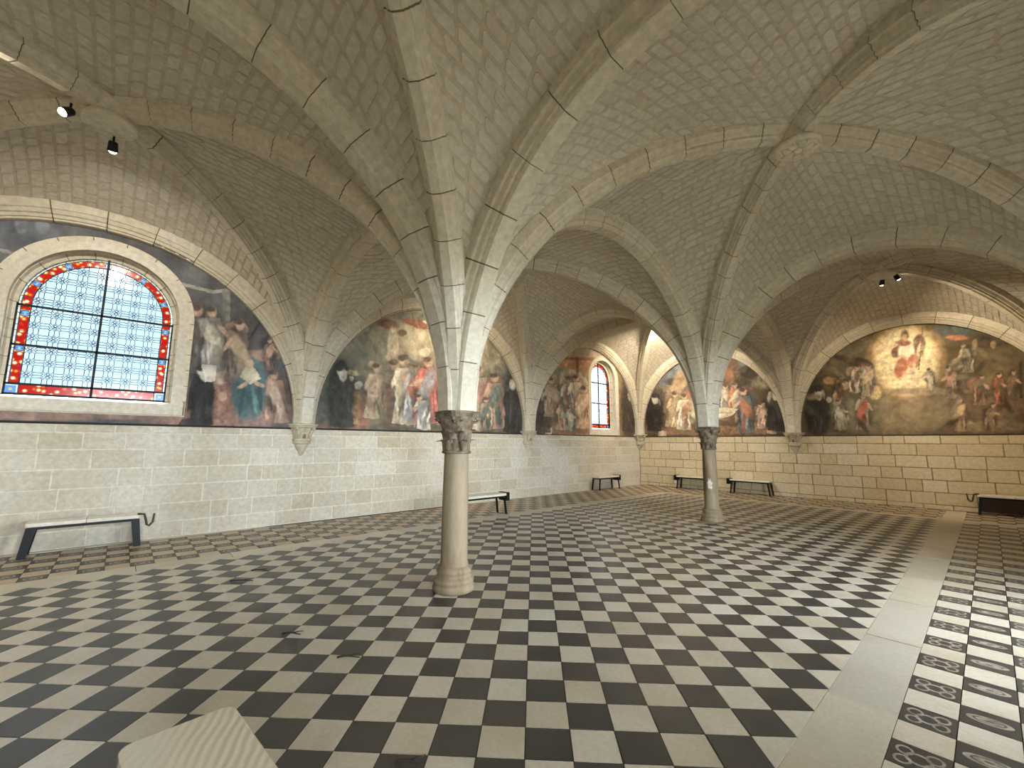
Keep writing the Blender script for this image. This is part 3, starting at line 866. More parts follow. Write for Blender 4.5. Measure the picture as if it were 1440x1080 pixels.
# ------------------------------------------------------------------ stained glass windows
def build_window(n, w, cols, label, zb):
    c, h, z0, zs = w['c'], w['half'], w['z0'], w['zs']
    root = thing('window_%d' % n, (0, 0, 0), kind='structure', label=label, cat='window')
    xg = -0.26
    # stone frame: profile (outward offset from the glass edge, x)
    prof = [(-0.015, xg - 0.05), (-0.015, xg + 0.03), (0.03, xg + 0.05), (0.05, -0.13), (0.10, -0.10), (0.135, -0.055), (0.14, -0.03), (0.165, -0.005), (w['fo'] - 0.03, 0.012), (w['fo'], 0.022), (w['fo'] + 0.02, -0.03), (w['fo'] + 0.02, xg - 0.05)]
    path = []
    L1 = zs - z0
    def at(s, off):
        if s < L1: return (c - h - off, z0 + s)
        s2 = s - L1
        if s2 < PI * h:
            a = PI - s2 / h
            return (c + (h + off) * math.cos(a), zs + (h + off) * math.sin(a))
        return (c + h + off, zs - (s2 - PI * h))
    total = 2 * L1 + PI * h
    nb = round(total / 0.33)
    cuts = [0] + [L1 * k / round(L1 / 0.3) for k in range(1, round(L1 / 0.3) + 1)]
    na = round(PI * h / 0.33)
    cuts += [L1 + PI * h * k / na for k in range(1, na + 1)]
    cuts += [L1 + PI * h + L1 * k / round(L1 / 0.3) for k in range(1, round(L1 / 0.3) + 1)]
    def seg(a, b, m, pr):
        v = []; f = []; q = len(pr)
        for k in range(m + 1):
            s = a + (b - a) * k / m
            for off, x in pr:
                y, z = at(min(max(s, 0), total), off); v.append((x, y, z))
        for k in range(m):
            for i in range(q):
                j = (i + 1) % q
                f.append((k * q + j, k * q + i, (k + 1) * q + i, (k + 1) * q + j))
        f.append(tuple(range(q))); f.append(tuple(m * q + i for i in range(q - 1, -1, -1)))
        return v, f
    v, f = seg(0, total, 60, [(o + 0.006 if 0 < k < 10 else o, x - 0.006) for k, (o, x) in enumerate(prof)])
    obj('mortar', v, f, MAT['joint_dark'], root)
    for a, b in zip(cuts[:-1], cuts[1:]):
        v, f = seg(a + 0.006, b - 0.006, 4, prof)
        obj('frame_stone', v, f, MAT['frame'], root)
    # sloping sill
    mb = MB(); o = w['fo']
    yy = (c - h - o, c - h, c + h, c + h + o)
    zb0 = z0 - 0.25
    mb.add([(xg - 0.05, yy[1] - 0.02, z0 + 0.01), (xg - 0.05, yy[2] + 0.02, z0 + 0.01), (0.022, yy[3], zb0), (0.022, yy[0], zb0), (xg - 0.05, yy[1] - 0.02, zb0 - 0.02), (xg - 0.05, yy[2] + 0.02, zb0 - 0.02), (0.0, yy[3], zb0 - 0.02), (0.0, yy[0], zb0 - 0.02)],
           [(0, 3, 2, 1), (4, 5, 6, 7), (0, 1, 5, 4), (1, 2, 6, 5), (2, 3, 7, 6), (3, 0, 4, 7)])
    mb.add([(0.022, yy[0], zb0), (0.02, yy[0], z0), (xg - .05, yy[1], z0), (xg - .05, yy[0], z0), (xg - .05, yy[0], zb0)], [(0, 1, 2), (1, 3, 2), (0, 4, 3, 1), (0, 2, 4)])
    mb.add([(0.022, yy[3], zb0), (0.02, yy[3], z0), (xg - .05, yy[2], z0), (xg - .05, yy[3], z0), (xg - .05, yy[3], zb0)], [(0, 2, 1), (1, 2, 3), (0, 1, 3, 4), (0, 4, 2)])
    mb.build('sill', MAT['frame'], root)
    # glass: border
    bw = 0.155 if h > 0.8 else 0.15
    ew = 0.05 if h > 0.8 else 0.03
    hi = h - bw
    lead = MB(); glass_bits = []
    def gface(poly, name, mat, dx=0.0):
        me = mesh_data(name, [(xg + dx, y, z) for y, z in poly], [tuple(range(len(poly)))], mat)
        return link(name, me, root)
    def ring(po, pi_, name, mat):
        n_ = len(po)
        me = mesh_data(name, [(xg, y, z) for y, z in po] + [(xg, y, z) for y, z in pi_], [(k, (k + 1) % n_, n_ + (k + 1) % n_, n_ + k) for k in range(n_)], mat)
        return link(name, me, root)
    def lines(poly, wd=0.008, d=0.0):
        for i in range(len(poly)):
            a, b = poly[i], poly[(i + 1) % len(poly)]
            lead.bar((xg + 0.004 + d, a[0], a[1]), (xg + 0.004 + d, b[0], b[1]), 0.012, wd, (0, 0, 1) if abs(a[0] - b[0]) > abs(a[1] - b[1]) else (0, 1, 0))
    zi = z0 + bw
    sA = bw; tot2 = total - 2 * bw
    nseg = round(tot2 / 0.27)
    def strip(s0, s1, o0, o1, m=5):
        return [at(s0 + (s1 - s0) * k / m, o0) for k in range(m + 1)] + [at(s1 - (s1 - s0) * k / m, o1) for k in range(m + 1)]
    for k in range(nseg):
        s0 = sA + tot2 * k / nseg; s1 = sA + tot2 * (k + 1) / nseg
        rr = (bw - ew) * 0.5
        gface(strip(s0 + (rr if k % 2 == 0 and k > 0 else 0), s1 - (rr if (k + 1) % 2 == 0 and k + 1 < nseg else 0), -ew, -bw), 'border_pane', MAT['g_red'] if h > 0.8 else MAT['g_amber'])
        gface(strip(s0, s1, 0.0, -ew), 'edge_pane', MAT['g_cream'])
        for o in (-ew, -bw): 
            p = [at(s0 + (s1 - s0) * i / 5, o) for i in range(6)]
            for a, b in zip(p[:-1], p[1:]): lead.bar((xg + .004, *a), (xg + .004, *b), 0.012, 0.012)
        for i in range(3):
            s = s0 + (s1 - s0) * i / 3
            lead.bar((xg + .004, *at(s, 0)), (xg + .004, *at(s, -ew)), 0.012, 0.006)
        lead.bar((xg + .004, *at(s0, 0)), (xg + .004, *at(s0, -bw)), 0.012, 0.007)
        if k % 2 == 0 and k > 0:
            r = (bw - ew) * 0.5; n = 16
            om = -(bw + ew) / 2
            outer = []; inner = []
            for q in range(n):
                t = 2 * PI * q / n; cs_, sn = math.cos(t), math.sin(t)
                m = max(abs(cs_), abs(sn))
                outer.append(at(s0 + r * cs_ / m, om + r * sn / m)); inner.append(at(s0 + r * 0.92 * cs_, om + r * 0.92 * sn))
            ring(outer, inner, 'roundel_surround', MAT['g_gold'])
            heart = [at(s0 + r * 0.3 * math.cos(2 * PI * q / n), om + r * 0.3 * math.sin(2 * PI * q / n)) for q in range(n)]
            ring(inner, heart, 'roundel', MAT['g_blue']); gface(heart, 'roundel_heart', MAT['g_cream'])
            for p, q in zip(inner, inner[1:] + inner[:1]): lead.bar((xg + .004, *p), (xg + .004, *q), 0.012, 0.008)
    sq = lambda m, z, d: [(m - d, z - d), (m + d, z - d), (m + d, z + d), (m - d, z + d)]
    for s in (-1, 1):
        a, b = c + s * h, c + s * hi
        m = (a + b) / 2; zm = (z0 + zi) / 2
        ring(sq(m, zm, bw / 2), sq(m, zm, bw * 0.36), 'corner_pane', MAT['g_cream'])
        ring(sq(m, zm, bw * 0.36), sq(m, zm, bw * 0.12), 'corner_square', MAT['g_blue'])
        gface(sq(m, zm, bw * 0.12), 'corner_heart', MAT['g_gold'])
        lead.bar((xg + .004, b, z0), (xg + .004, b, zi), 0.012, 0.014)
    for k in range(2):
        a, b = c - hi + k * hi, c + k * hi
        gface([(a, z0), (b, z0), (b, zi), (a, zi)], 'border_pane', MAT['g_red'])
    # clear field
    planes = [(-1, 0, -(c - hi)), (1, 0, c + hi), (0, -1, -zi)]
    for k in range(1, 24):
        a = PI * k / 24
        planes.append((math.cos(a), math.sin(a), math.cos(a) * c + math.sin(a) * zs + hi))
    pw = 2 * hi / cols; ph = pw * 0.86
    small = MB()
    y = c - hi - pw * 0.5; rows = int((zs + hi - zi) / ph) + 2
    def octa(y0, y1, za, zc, cut):
        return [(y0 + cut, za), (y1 - cut, za), (y1, za + cut), (y1, zc - cut), (y1 - cut, zc), (y0 + cut, zc), (y0, zc - cut), (y0, za + cut)]
    def hexv(y0, y1, za, zc):
        m = (y0 + y1) / 2; k = (y1 - y0) / 2
        return [(m, za), (y1, za + k), (y1, zc - k), (m, zc), (y0, zc - k), (y0, za + k)]
    def hexh(y0, y1, za, zc):
        m = (za + zc) / 2; k = (zc - za) / 2
        return [(y0, m), (y0 + k, za), (y1 - k, za), (y1, m), (y1 - k, zc), (y0 + k, zc)]
    for i in range(cols + 2):
        for j in range(rows):
            a, b = y + i * pw, zi + j * ph
            shapes = [(octa(a, a + pw * 0.5, b, b + ph * 0.58, pw * 0.05), 0)]
            shapes += [(hexv(a + pw * (0.5 + 0.25 * k), a + pw * (0.75 + 0.25 * k), b - ph * 0.04, b + ph * 0.62), 0) for k in range(2)]
            shapes += [(hexh(a - pw * 0.02, a + pw * 0.52, b + ph * (0.58 + 0.21 * k), b + ph * (0.79 + 0.21 * k)), 1) for k in range(2)]
            cy, cz = a + pw * 0.75, b + ph * 0.79
            for q in range(4):
                e = pw * 0.12; dy, dz = [(1, 0), (0, 1), (-1, 0), (0, -1)][q]
                m = (cy + dy * e, cz + dz * e * 0.8)
                shapes.append(([(m[0] - e * 0.8, m[1]), (m[0], m[1] - e * .75), (m[0] + e * 0.8, m[1]), (m[0], m[1] + e * .75)], 1))
            for poly, kind in shapes:
                q = clip_poly(poly, planes)
                if len(q) < 3 or poly_area(q) < 1e-4: continue
                if h > 0.8: lines(q, 0.0065)
                elif kind == 0: lines(q, 0.003)
    # one continuous sheet of clear panes behind the lead, pane by pane
    for i in range(cols + 1):
        for j in range(rows):
            for (u0, u1, w0, w1) in ((0, 0.5, 0, 0.58), (0.5, 0.75, 0, 0.58), (0.75, 1.0, 0, 0.58), (0, 0.5, 0.58, 0.79), (0, 0.5, 0.79, 1.0), (0.5, 1.0, 0.58, 1.0)):
                a, b = y + i * pw, zi + j * ph
                q = clip_poly([(a + u0 * pw, b + w0 * ph), (a + u1 * pw, b + w0 * ph), (a + u1 * pw, b + w1 * ph), (a + u0 * pw, b + w1 * ph)], planes)
                if len(q) < 3 or poly_area(q) < 2e-4: continue
                if w0 == 0 and h > 0.8: gface(q, 'pane', MAT['g_clear'])
                else: small.add([(xg, yy_, zz_) for yy_, zz_ in q], [tuple(range(len(q)))])
    small.build('small_panes', MAT['g_clear'] if h > 0.8 else MAT['g_clear_far'], root, kind='stuff')
    lead.build('lead_came', MAT['lead'], root)
    xb = xg + 0.02
    def bar(a, b, wd, nm='glazing_bar'):
        mb = MB(); mb.bar((xb, *a), (xb, *b), 0.03, wd, (0, 0, 1) if abs(a[0] - b[0]) > 0.01 else (0, 1, 0)); mb.build(nm, MAT['bar'], root)
    bar((c, z0), (c, zs + h), 0.03)
    for z in zb:
        half = h if z < zs else math.sqrt(max(0.01, h * h - (z - zs) ** 2))
        bar((c - half, z), (c + half, z), 0.03)
    bar((c - h, z0 + 0.008), (c + h, z0 + 0.008), 0.03); bar((c - h + .012, z0), (c - h + .012, zs), 0.025); bar((c + h - .012, z0), (c + h - .012, zs), 0.025)
    return root
build_window(1, WINS[0], 7, 'wide round-arched stained glass window with red and gold border', (2.43, 3.02, 3.63))
build_window(2, WINS[1], 5, 'narrow round-arched stained glass window with orange border', (2.28, 3.06, 3.82))

# ------------------------------------------------------------------ murals (paint on plaster, coloured point by point)
def vnoise(x, y, seed):
    r = np.random.default_rng(seed).random((64, 64))
    xi, yi = np.floor(x).astype(int), np.floor(y).astype(int)
    fx, fy = x - xi, y - yi
    fx = fx * fx * (3 - 2 * fx); fy = fy * fy * (3 - 2 * fy)
    g = lambda a, b: r[a % 64, b % 64]
    return (g(xi, yi) * (1 - fx) + g(xi + 1, yi) * fx) * (1 - fy) + (g(xi, yi + 1) * (1 - fx) + g(xi + 1, yi + 1) * fx) * fy
def fbm(x, y, seed, o=4):
    t = 0; a = 0.5; s = 0
    for k in range(o):
        t = t + a * vnoise(x * 2 ** k, y * 2 ** k, seed + k); s += a; a *= 0.55
    return t / s
def lin(c):
    c = np.asarray(c, float) / 255.0
    return np.where(c <= 0.04045, c / 12.92, ((c + 0.055) / 1.055) ** 2.4)

mm, nt, b_ = nodes_of('mural_paint')
vc = N(nt, 'ShaderNodeVertexColor'); vc.layer_name = 'paint'
pos = world_pos(nt)
cc_ = mixc(nt, 1.0, vc.outputs[0], ramp(nt, noise(nt, 9, 7, pos, 0.7), [(0.25, (0.7, 0.7, 0.7, 1)), (0.75, (1.2, 1.2, 1.2, 1))]), 'MULTIPLY')
nt.links.new(cc_, b_.inputs['Base Color']); b_.inputs['Roughness'].default_value = 0.7; b_.inputs['Specular IOR Level'].default_value = 0.25
MAT['mural'] = mm

def mural(wall, u0, u1, ztop, zbase, prims, bgcol, gain, label, hole=None, seed=1, st=0.018):
    """lunette of painted plaster; prims give colour masses at places measured on the wall through the photograph"""
    nu = int((u1 - u0) / st) + 1; nv = int((ztop + 0.1 - zbase) / st) + 1
    U, V = np.meshgrid(np.linspace(u0, u1, nu), np.linspace(zbase, ztop + 0.1, nv), indexing='ij')
    U, V = U.ravel(), V.ravel()
    d = 0.008
    P = np.stack([np.full_like(U, d), U, V], -1) if wall == 'left' else np.stack([U, np.full_like(U, -d), V], -1)
    uv, _ = project(P)
    n1 = fbm(U * 3.1 + 7, V * 3.1, seed); n2 = fbm(U * 3.1, V * 3.1 + 9, seed + 20)
    n1b = fbm(U * 11 + 7, V * 11, seed + 5, 3); n2b = fbm(U * 11, V * 11 + 9, seed + 25, 3)
    X0, Y0 = uv[:, 0], uv[:, 1]
    XW_ = X0 + (n1 - 0.5) * 3 + (n1b - 0.5) * 3; YW_ = Y0 + (n2 - 0.5) * 3 + (n2b - 0.5) * 3
    C = np.zeros((len(U), 3)) + lin(bgcol)
    n3 = fbm(U * 1.3, V * 1.6, seed + 40)
    C *= (0.55 + 0.9 * fbm(U * 4, V * 5, seed + 44))[:, None]
    SH = [fbm(U * f + 3 * k, V * f * 0.8, seed + 60 + k, 3) for k, f in enumerate((5, 8, 12, 18))]
    OP = [fbm(U * 7 + 5 * k, V * 7, seed + 70 + k, 3) for k in range(2)]
    for n_, pr in enumerate(prims):
        if pr[0] == 'e':
            _, cx, cy, rx, ry, ang, col, soft = pr
            big = max(rx, ry) * 1.5 + 3
            ix = np.nonzero((np.abs(XW_ - cx) < big) & (np.abs(YW_ - cy) < big))[0]
            if len(ix) == 0: continue
            a = math.radians(ang); dx, dy = XW_[ix] - cx, YW_[ix] - cy
            q = np.sqrt(((dx * math.cos(a) + dy * math.sin(a)) / rx) ** 2 + ((-dx * math.sin(a) + dy * math.cos(a)) / ry) ** 2)
            al = np.clip((1 - q) / soft + 0.5, 0, 1)
        else:
            _, pts, col = pr
            xs = [p[0] for p in pts]; ys_ = [p[1] for p in pts]
            ix = np.nonzero((XW_ > min(xs) - 4) & (XW_ < max(xs) + 4) & (YW_ > min(ys_) - 4) & (YW_ < max(ys_) + 4))[0]
            if len(ix) == 0: continue
            x, y = 0.5 * (XW_ + X0)[ix], 0.5 * (YW_ + Y0)[ix]
            ins = np.zeros(len(x), bool)
            for i in range(len(pts)):
                (xa, ya), (xb, yb) = pts[i], pts[(i + 1) % len(pts)]
                if ya == yb: continue
                ins ^= ((ya > y) != (yb > y)) & (x < (xb - xa) * (y - ya) / (yb - ya) + xa)
            al = ins.astype(float)
        grey = np.full(3, lin(col).mean())
        pig = (lin(col) * 0.62 + grey * 0.2 + lin(bgcol) * 0.18)
        shade = (0.45 + 1.1 * SH[n_ % 4][ix])[:, None]
        al = (al * 0.95 * np.clip(0.5 + 1.0 * OP[n_ % 2][ix], 0, 1))[:, None]
        C[ix] = C[ix] * (1 - al) + pig * shade * al
    C = C * (0.6 + 0.8 * n3)[:, None] * gain
    pal = fbm(U * 2.2 + 30, V * 2.2, seed + 80)
    C = C + (np.clip(pal - 0.62, 0, 1) * 0.5)[:, None] * np.array((0.5, 0.45, 0.35))
    ln = np.abs(V - zbase) < 0.035
    C[ln] = lin((46, 40, 36))
    C = np.clip(C, 0.004, 0.9)
    um = (u0 + u1) / 2; ra = (u1 - u0) / 2 - 0.1; rz = ztop + 0.06 - Z0
    inside = (((U - um) / (ra + 0.06)) ** 2 + (np.maximum(V - Z0, 0) / rz) ** 2) < 1
    if wall == 'left': inside &= U < -0.27
    else: inside &= U > 0.27
    if hole:
        hr = hole['half'] + hole['fo'] - 0.04
        inh = (np.abs(U - hole['c']) < hr) & (V > hole['z0'] - 0.23) & (V < hole['zs'])
        inh |= ((U - hole['c']) ** 2 + (V - hole['zs']) ** 2 < hr * hr) & (V >= hole['zs'])
        inside &= ~inh
    I = inside.reshape(nu, nv)
    idx = np.arange(nu * nv).reshape(nu, nv)
    cell = I[:-1, :-1] & I[1:, :-1] & I[1:, 1:] & I[:-1, 1:]
    q = np.stack([idx[:-1, :-1][cell], idx[1:, :-1][cell], idx[1:, 1:][cell], idx[:-1, 1:][cell]], -1)
    used = np.unique(q); remap = np.full(nu * nv, -1); remap[used] = np.arange(len(used))
    q = remap[q]
    me = bpy.data.meshes.new('mural')
    me.from_pydata(P[used].tolist(), [], q.tolist())
    ca = me.color_attributes.new('paint', 'FLOAT_COLOR', 'POINT')
    ca.data.foreach_set('color', np.concatenate([C[used], np.ones((len(used), 1))], 1).ravel())
    me.materials.append(MAT['mural'])
    me.update()
    return link('mural', me, None, label=label, cat='mural', group='murals in the lunettes')

E_ = lambda cx, cy, rx, ry, col, ang=0, soft=0.35: ('e', cx, cy, rx, ry, ang, col, soft)
Q_ = lambda pts, col: ('p', pts, col)
SKIN = (196, 160, 130); PALE = (206, 198, 176); BLK = (34, 33, 36)

M1 = [E_(30, 330, 60, 22, (92, 98, 108)), E_(60, 318, 10, 12, (120, 126, 132)), E_(30, 316, 9, 12, (116, 122, 130)), Q_([(0, 350), (50, 362), (50, 366), (0, 354)], (130, 128, 120)),
      E_(330, 400, 90, 40, (80, 82, 84), 20), Q_([(255, 397), (300, 408), (330, 404), (330, 408), (300, 413), (255, 402)], (150, 146, 134)), Q_([(313, 410), (324, 410), (324, 470), (313, 470)], (122, 120, 112)),
      E_(280, 470, 16, 42, (76, 80, 80)), E_(279, 436, 6, 7, SKIN), E_(278, 431, 7, 4, (120, 66, 54)), E_(298, 458, 9, 22, PALE, -10), E_(296, 440, 5, 5, SKIN), E_(297, 434, 6, 4, (80, 86, 96)), E_(300, 478, 4, 14, SKIN, -20),
      E_(330, 478, 18, 24, (110, 92, 84)), E_(342, 463, 7, 8, SKIN), E_(324, 458, 12, 4, SKIN, -30), E_(327, 505, 14, 22, (176, 156, 120)), E_(360, 462, 2, 18, (60, 56, 54), 30),
      E_(378, 482, 12, 10, (60, 58, 60)), E_(365, 500, 30, 8, (160, 130, 108)), E_(383, 498, 14, 6, (190, 140, 120)), E_(345, 500, 12, 8, (170, 150, 126)),
      E_(300, 570, 120, 36, (150, 112, 92), 0, 0.3), Q_([(285, 512), (297, 522), (304, 560), (300, 588), (282, 597), (250, 598), (262, 580), (266, 548), (274, 522)], BLK),
      E_(293, 524, 10, 12, (222, 214, 200)), E_(312, 530, 14, 10, (196, 170, 140)), Q_([(302, 548), (324, 548), (322, 592), (298, 594)], (164, 110, 86)), E_(313, 558, 6, 6, (200, 160, 130)),
      E_(350, 545, 26, 34, (64, 108, 112), 0, 0.25), E_(346, 515, 22, 14, (70, 116, 116)), Q_([(350, 507), (368, 532), (352, 540), (337, 530)], (212, 200, 164)), E_(345, 542, 10, 3, SKIN, -30), E_(365, 540, 8, 3, SKIN, 20),
      E_(388, 560, 17, 32, (140, 104, 84)), E_(384, 540, 6, 12, (196, 160, 130), -20), E_(396, 555, 8, 10, (206, 176, 148)), E_(378, 580, 5, 10, SKIN),
      E_(60, 582, 260, 9, (132, 102, 84), 0, 0.2)]
M2 = [E_(600, 500, 90, 75, (186, 176, 146), 0, 0.6), E_(520, 480, 50, 40, (118, 116, 98), 0, 0.8), E_(470, 560, 45, 60, (66, 68, 64), 0, 0.5), E_(600, 445, 60, 10, (96, 96, 88), 0, 0.8),
      E_(715, 510, 28, 50, (80, 80, 80), 0, 0.6), E_(690, 500, 20, 30, (172, 162, 136), 0, 0.8),
      E_(545, 455, 16, 7, (112, 62, 46), 10), E_(590, 456, 26, 6, (130, 66, 44), 12), E_(608, 455, 14, 3, PALE, 12), E_(566, 468, 6, 5, (90, 56, 44)), E_(553, 490, 8, 30, (196, 186, 160)),
      E_(478, 560, 17, 46, BLK), E_(479, 520, 10, 16, BLK), E_(482, 530, 5, 13, (216, 206, 184)), E_(494, 533, 4, 4, PALE),
      E_(503, 580, 15, 28, (172, 124, 78), -6), E_(512, 585, 8, 26, (140, 84, 60)), E_(504, 542, 6, 5, (200, 196, 176), -20), E_(500, 524, 14, 4, (182, 166, 124)),
      E_(526, 535, 13, 14, SKIN), E_(522, 513, 5, 5, SKIN), E_(528, 550, 10, 8, (200, 170, 140)), E_(530, 575, 14, 20, (150, 134, 104)),
      E_(547, 552, 8, 40, (120, 66, 48)), E_(556, 535, 7, 22, (86, 80, 64)), E_(548, 505, 6, 14, (190, 166, 134), 20), E_(556, 516, 3, 8, (214, 166, 70)),
      E_(568, 540, 11, 38, (202, 186, 156)), E_(571, 502, 4, 5, SKIN), E_(560, 570, 10, 22, (210, 184, 148), 15), E_(576, 575, 12, 26, (186, 104, 86)),
      E_(592, 540, 16, 26, (176, 82, 70)), E_(584, 552, 6, 18, (140, 146, 150)), E_(582, 518, 7, 8, (222, 214, 200)), E_(593, 508, 5, 6, SKIN), E_(602, 525, 10, 16, (186, 88, 74), 10),
      E_(600, 545, 8, 14, (214, 206, 186), 30), E_(592, 578, 16, 24, (150, 154, 156), 25), E_(597, 590, 22, 9, (196, 190, 178)), E_(615, 570, 7, 22, (152, 88, 66)), E_(597, 495, 8, 6, (226, 216, 190)),
      E_(590, 600, 50, 7, (72, 70, 46), 0, 0.5), E_(480, 602, 40, 6, (112, 76, 62)),
      E_(672, 540, 7, 40, (206, 190, 164)), E_(673, 560, 9, 14, (196, 140, 122)), E_(672, 525, 5, 5, SKIN), E_(697, 545, 12, 16, (204, 150, 124)), E_(696, 534, 5, 5, (120, 80, 60)), E_(690, 556, 10, 8, (210, 170, 130)),
      E_(680, 580, 12, 18, (196, 160, 116)), E_(697, 575, 9, 14, (96, 124, 112)), E_(696, 592, 14, 14, (130, 122, 112)), E_(724, 572, 18, 40, BLK, 0, 0.25), E_(708, 558, 3, 12, (180, 170, 146)),
      E_(680, 600, 24, 6, (96, 88, 74)), Q_([(714, 601), (727, 601), (727, 608), (714, 608)], (206, 190, 156))]
M3 = [E_(820, 498, 60, 10, (170, 164, 146), 0, 0.5), E_(812, 510, 50, 9, (206, 140, 92), 0, 0.8), E_(845, 520, 20, 20, (190, 146, 112), 0, 0.8), E_(785, 527, 22, 12, (112, 116, 98), 0, 0.6), E_(803, 525, 14, 6, (190, 180, 160), 0, 0.8),
      E_(762, 580, 26, 50, (52, 50, 46), 0, 0.4), E_(820, 580, 45, 34, (150, 110, 76), 0, 0.6), Q_([(810, 503), (814, 503), (814, 540), (810, 540)], (116, 74, 58)), Q_([(790, 502), (836, 503), (836, 507), (790, 506)], (130, 92, 70)),
      E_(765, 556, 5, 11, (204, 196, 170)), E_(768, 572, 9, 4, (190, 170, 140)), E_(773, 545, 8, 14, (150, 124, 98)), E_(779, 537, 6, 10, (170, 146, 118)), E_(780, 560, 7, 12, (170, 120, 80)),
      E_(793, 540, 5, 12, (206, 180, 148), -15), E_(797, 541, 8, 4, (170, 90, 84)), E_(799, 562, 12, 14, (168, 170, 156)), E_(812, 545, 5, 22, (216, 198, 168), 12), E_(806, 570, 6, 18, (220, 206, 176), 35), E_(817, 535, 5, 12, (206, 180, 150), -20),
      E_(790, 580, 9, 8, (206, 160, 116)), E_(818, 572, 8, 24, (206, 152, 112), 8), E_(822, 545, 8, 14, (186, 170, 140)), E_(803, 593, 8, 8, (104, 124, 110)), E_(795, 588, 12, 4, (206, 176, 136)),
      E_(800, 605, 40, 6, (140, 98, 66)), Q_([(766, 602), (776, 602), (776, 612), (766, 612)], (206, 192, 160)),
      E_(886, 570, 14, 50, (58, 48, 42), 0, 0.4), E_(880, 575, 3, 10, (150, 134, 112)), E_(874, 582, 4, 10, (120, 104, 80))]
M4 = [E_(945, 530, 30, 20, (116, 128, 138), 0, 0.6), E_(1035, 512, 22, 14, (112, 122, 128), 0, 0.6), E_(1080, 535, 24, 12, (150, 142, 120), 0, 0.6), E_(1025, 520, 16, 28, (104, 76, 56)), E_(1022, 520, 7, 22, (140, 96, 66), -20),
      E_(1052, 523, 14, 10, (52, 54, 46)), E_(1043, 540, 12, 8, (56, 56, 46)), E_(950, 537, 14, 6, (66, 62, 52)), E_(956, 535, 10, 14, (170, 138, 100), 15), E_(938, 546, 16, 5, (140, 128, 100)),
      E_(1000, 570, 60, 24, (120, 92, 66), 0, 0.6), E_(925, 560, 14, 14, (90, 80, 70)), E_(908, 580, 8, 24, (120, 86, 58)),
      E_(921, 585, 13, 30, BLK), E_(925, 567, 4, 7, (200, 196, 176)), E_(948, 562, 12, 18, (196, 164, 124)), E_(942, 576, 9, 10, (200, 166, 120)), E_(965, 556, 6, 8, (190, 110, 74)),
      E_(966, 580, 14, 20, (214, 200, 168), 10), E_(960, 590, 8, 16, (220, 206, 176)), Q_([(962, 575), (990, 570), (1020, 572), (1038, 574), (1034, 580), (1006, 590), (976, 588)], (222, 210, 178)),
      E_(1006, 555, 6, 12, (206, 170, 134)), E_(1020, 562, 9, 12, (142, 142, 136)), E_(1014, 548, 8, 4, SKIN, -40), E_(1031, 548, 4, 6, (220, 206, 176)), E_(1032, 558, 5, 8, (200, 110, 62)),
      E_(1046, 552, 12, 8, (172, 104, 66), -20), E_(1048, 562, 12, 18, (84, 90, 96)), E_(1050, 582, 14, 14, (106, 116, 124)), E_(1037, 580, 3, 14, SKIN, 10), E_(1040, 602, 3, 9, SKIN), E_(1062, 602, 2, 8, SKIN),
      E_(1091, 578, 20, 38, BLK, 0, 0.3), E_(1085, 560, 6, 8, (216, 206, 180)), Q_([(1061, 572), (1076, 566), (1078, 596), (1062, 596)], (196, 152, 130)),
      E_(1000, 606, 100, 6, (150, 110, 76), 0, 0.5), Q_([(926, 606), (937, 606), (937, 613), (926, 613)], (214, 192, 156)), Q_([(1078, 605), (1091, 605), (1091, 610), (1078, 610)], (206, 172, 134))]
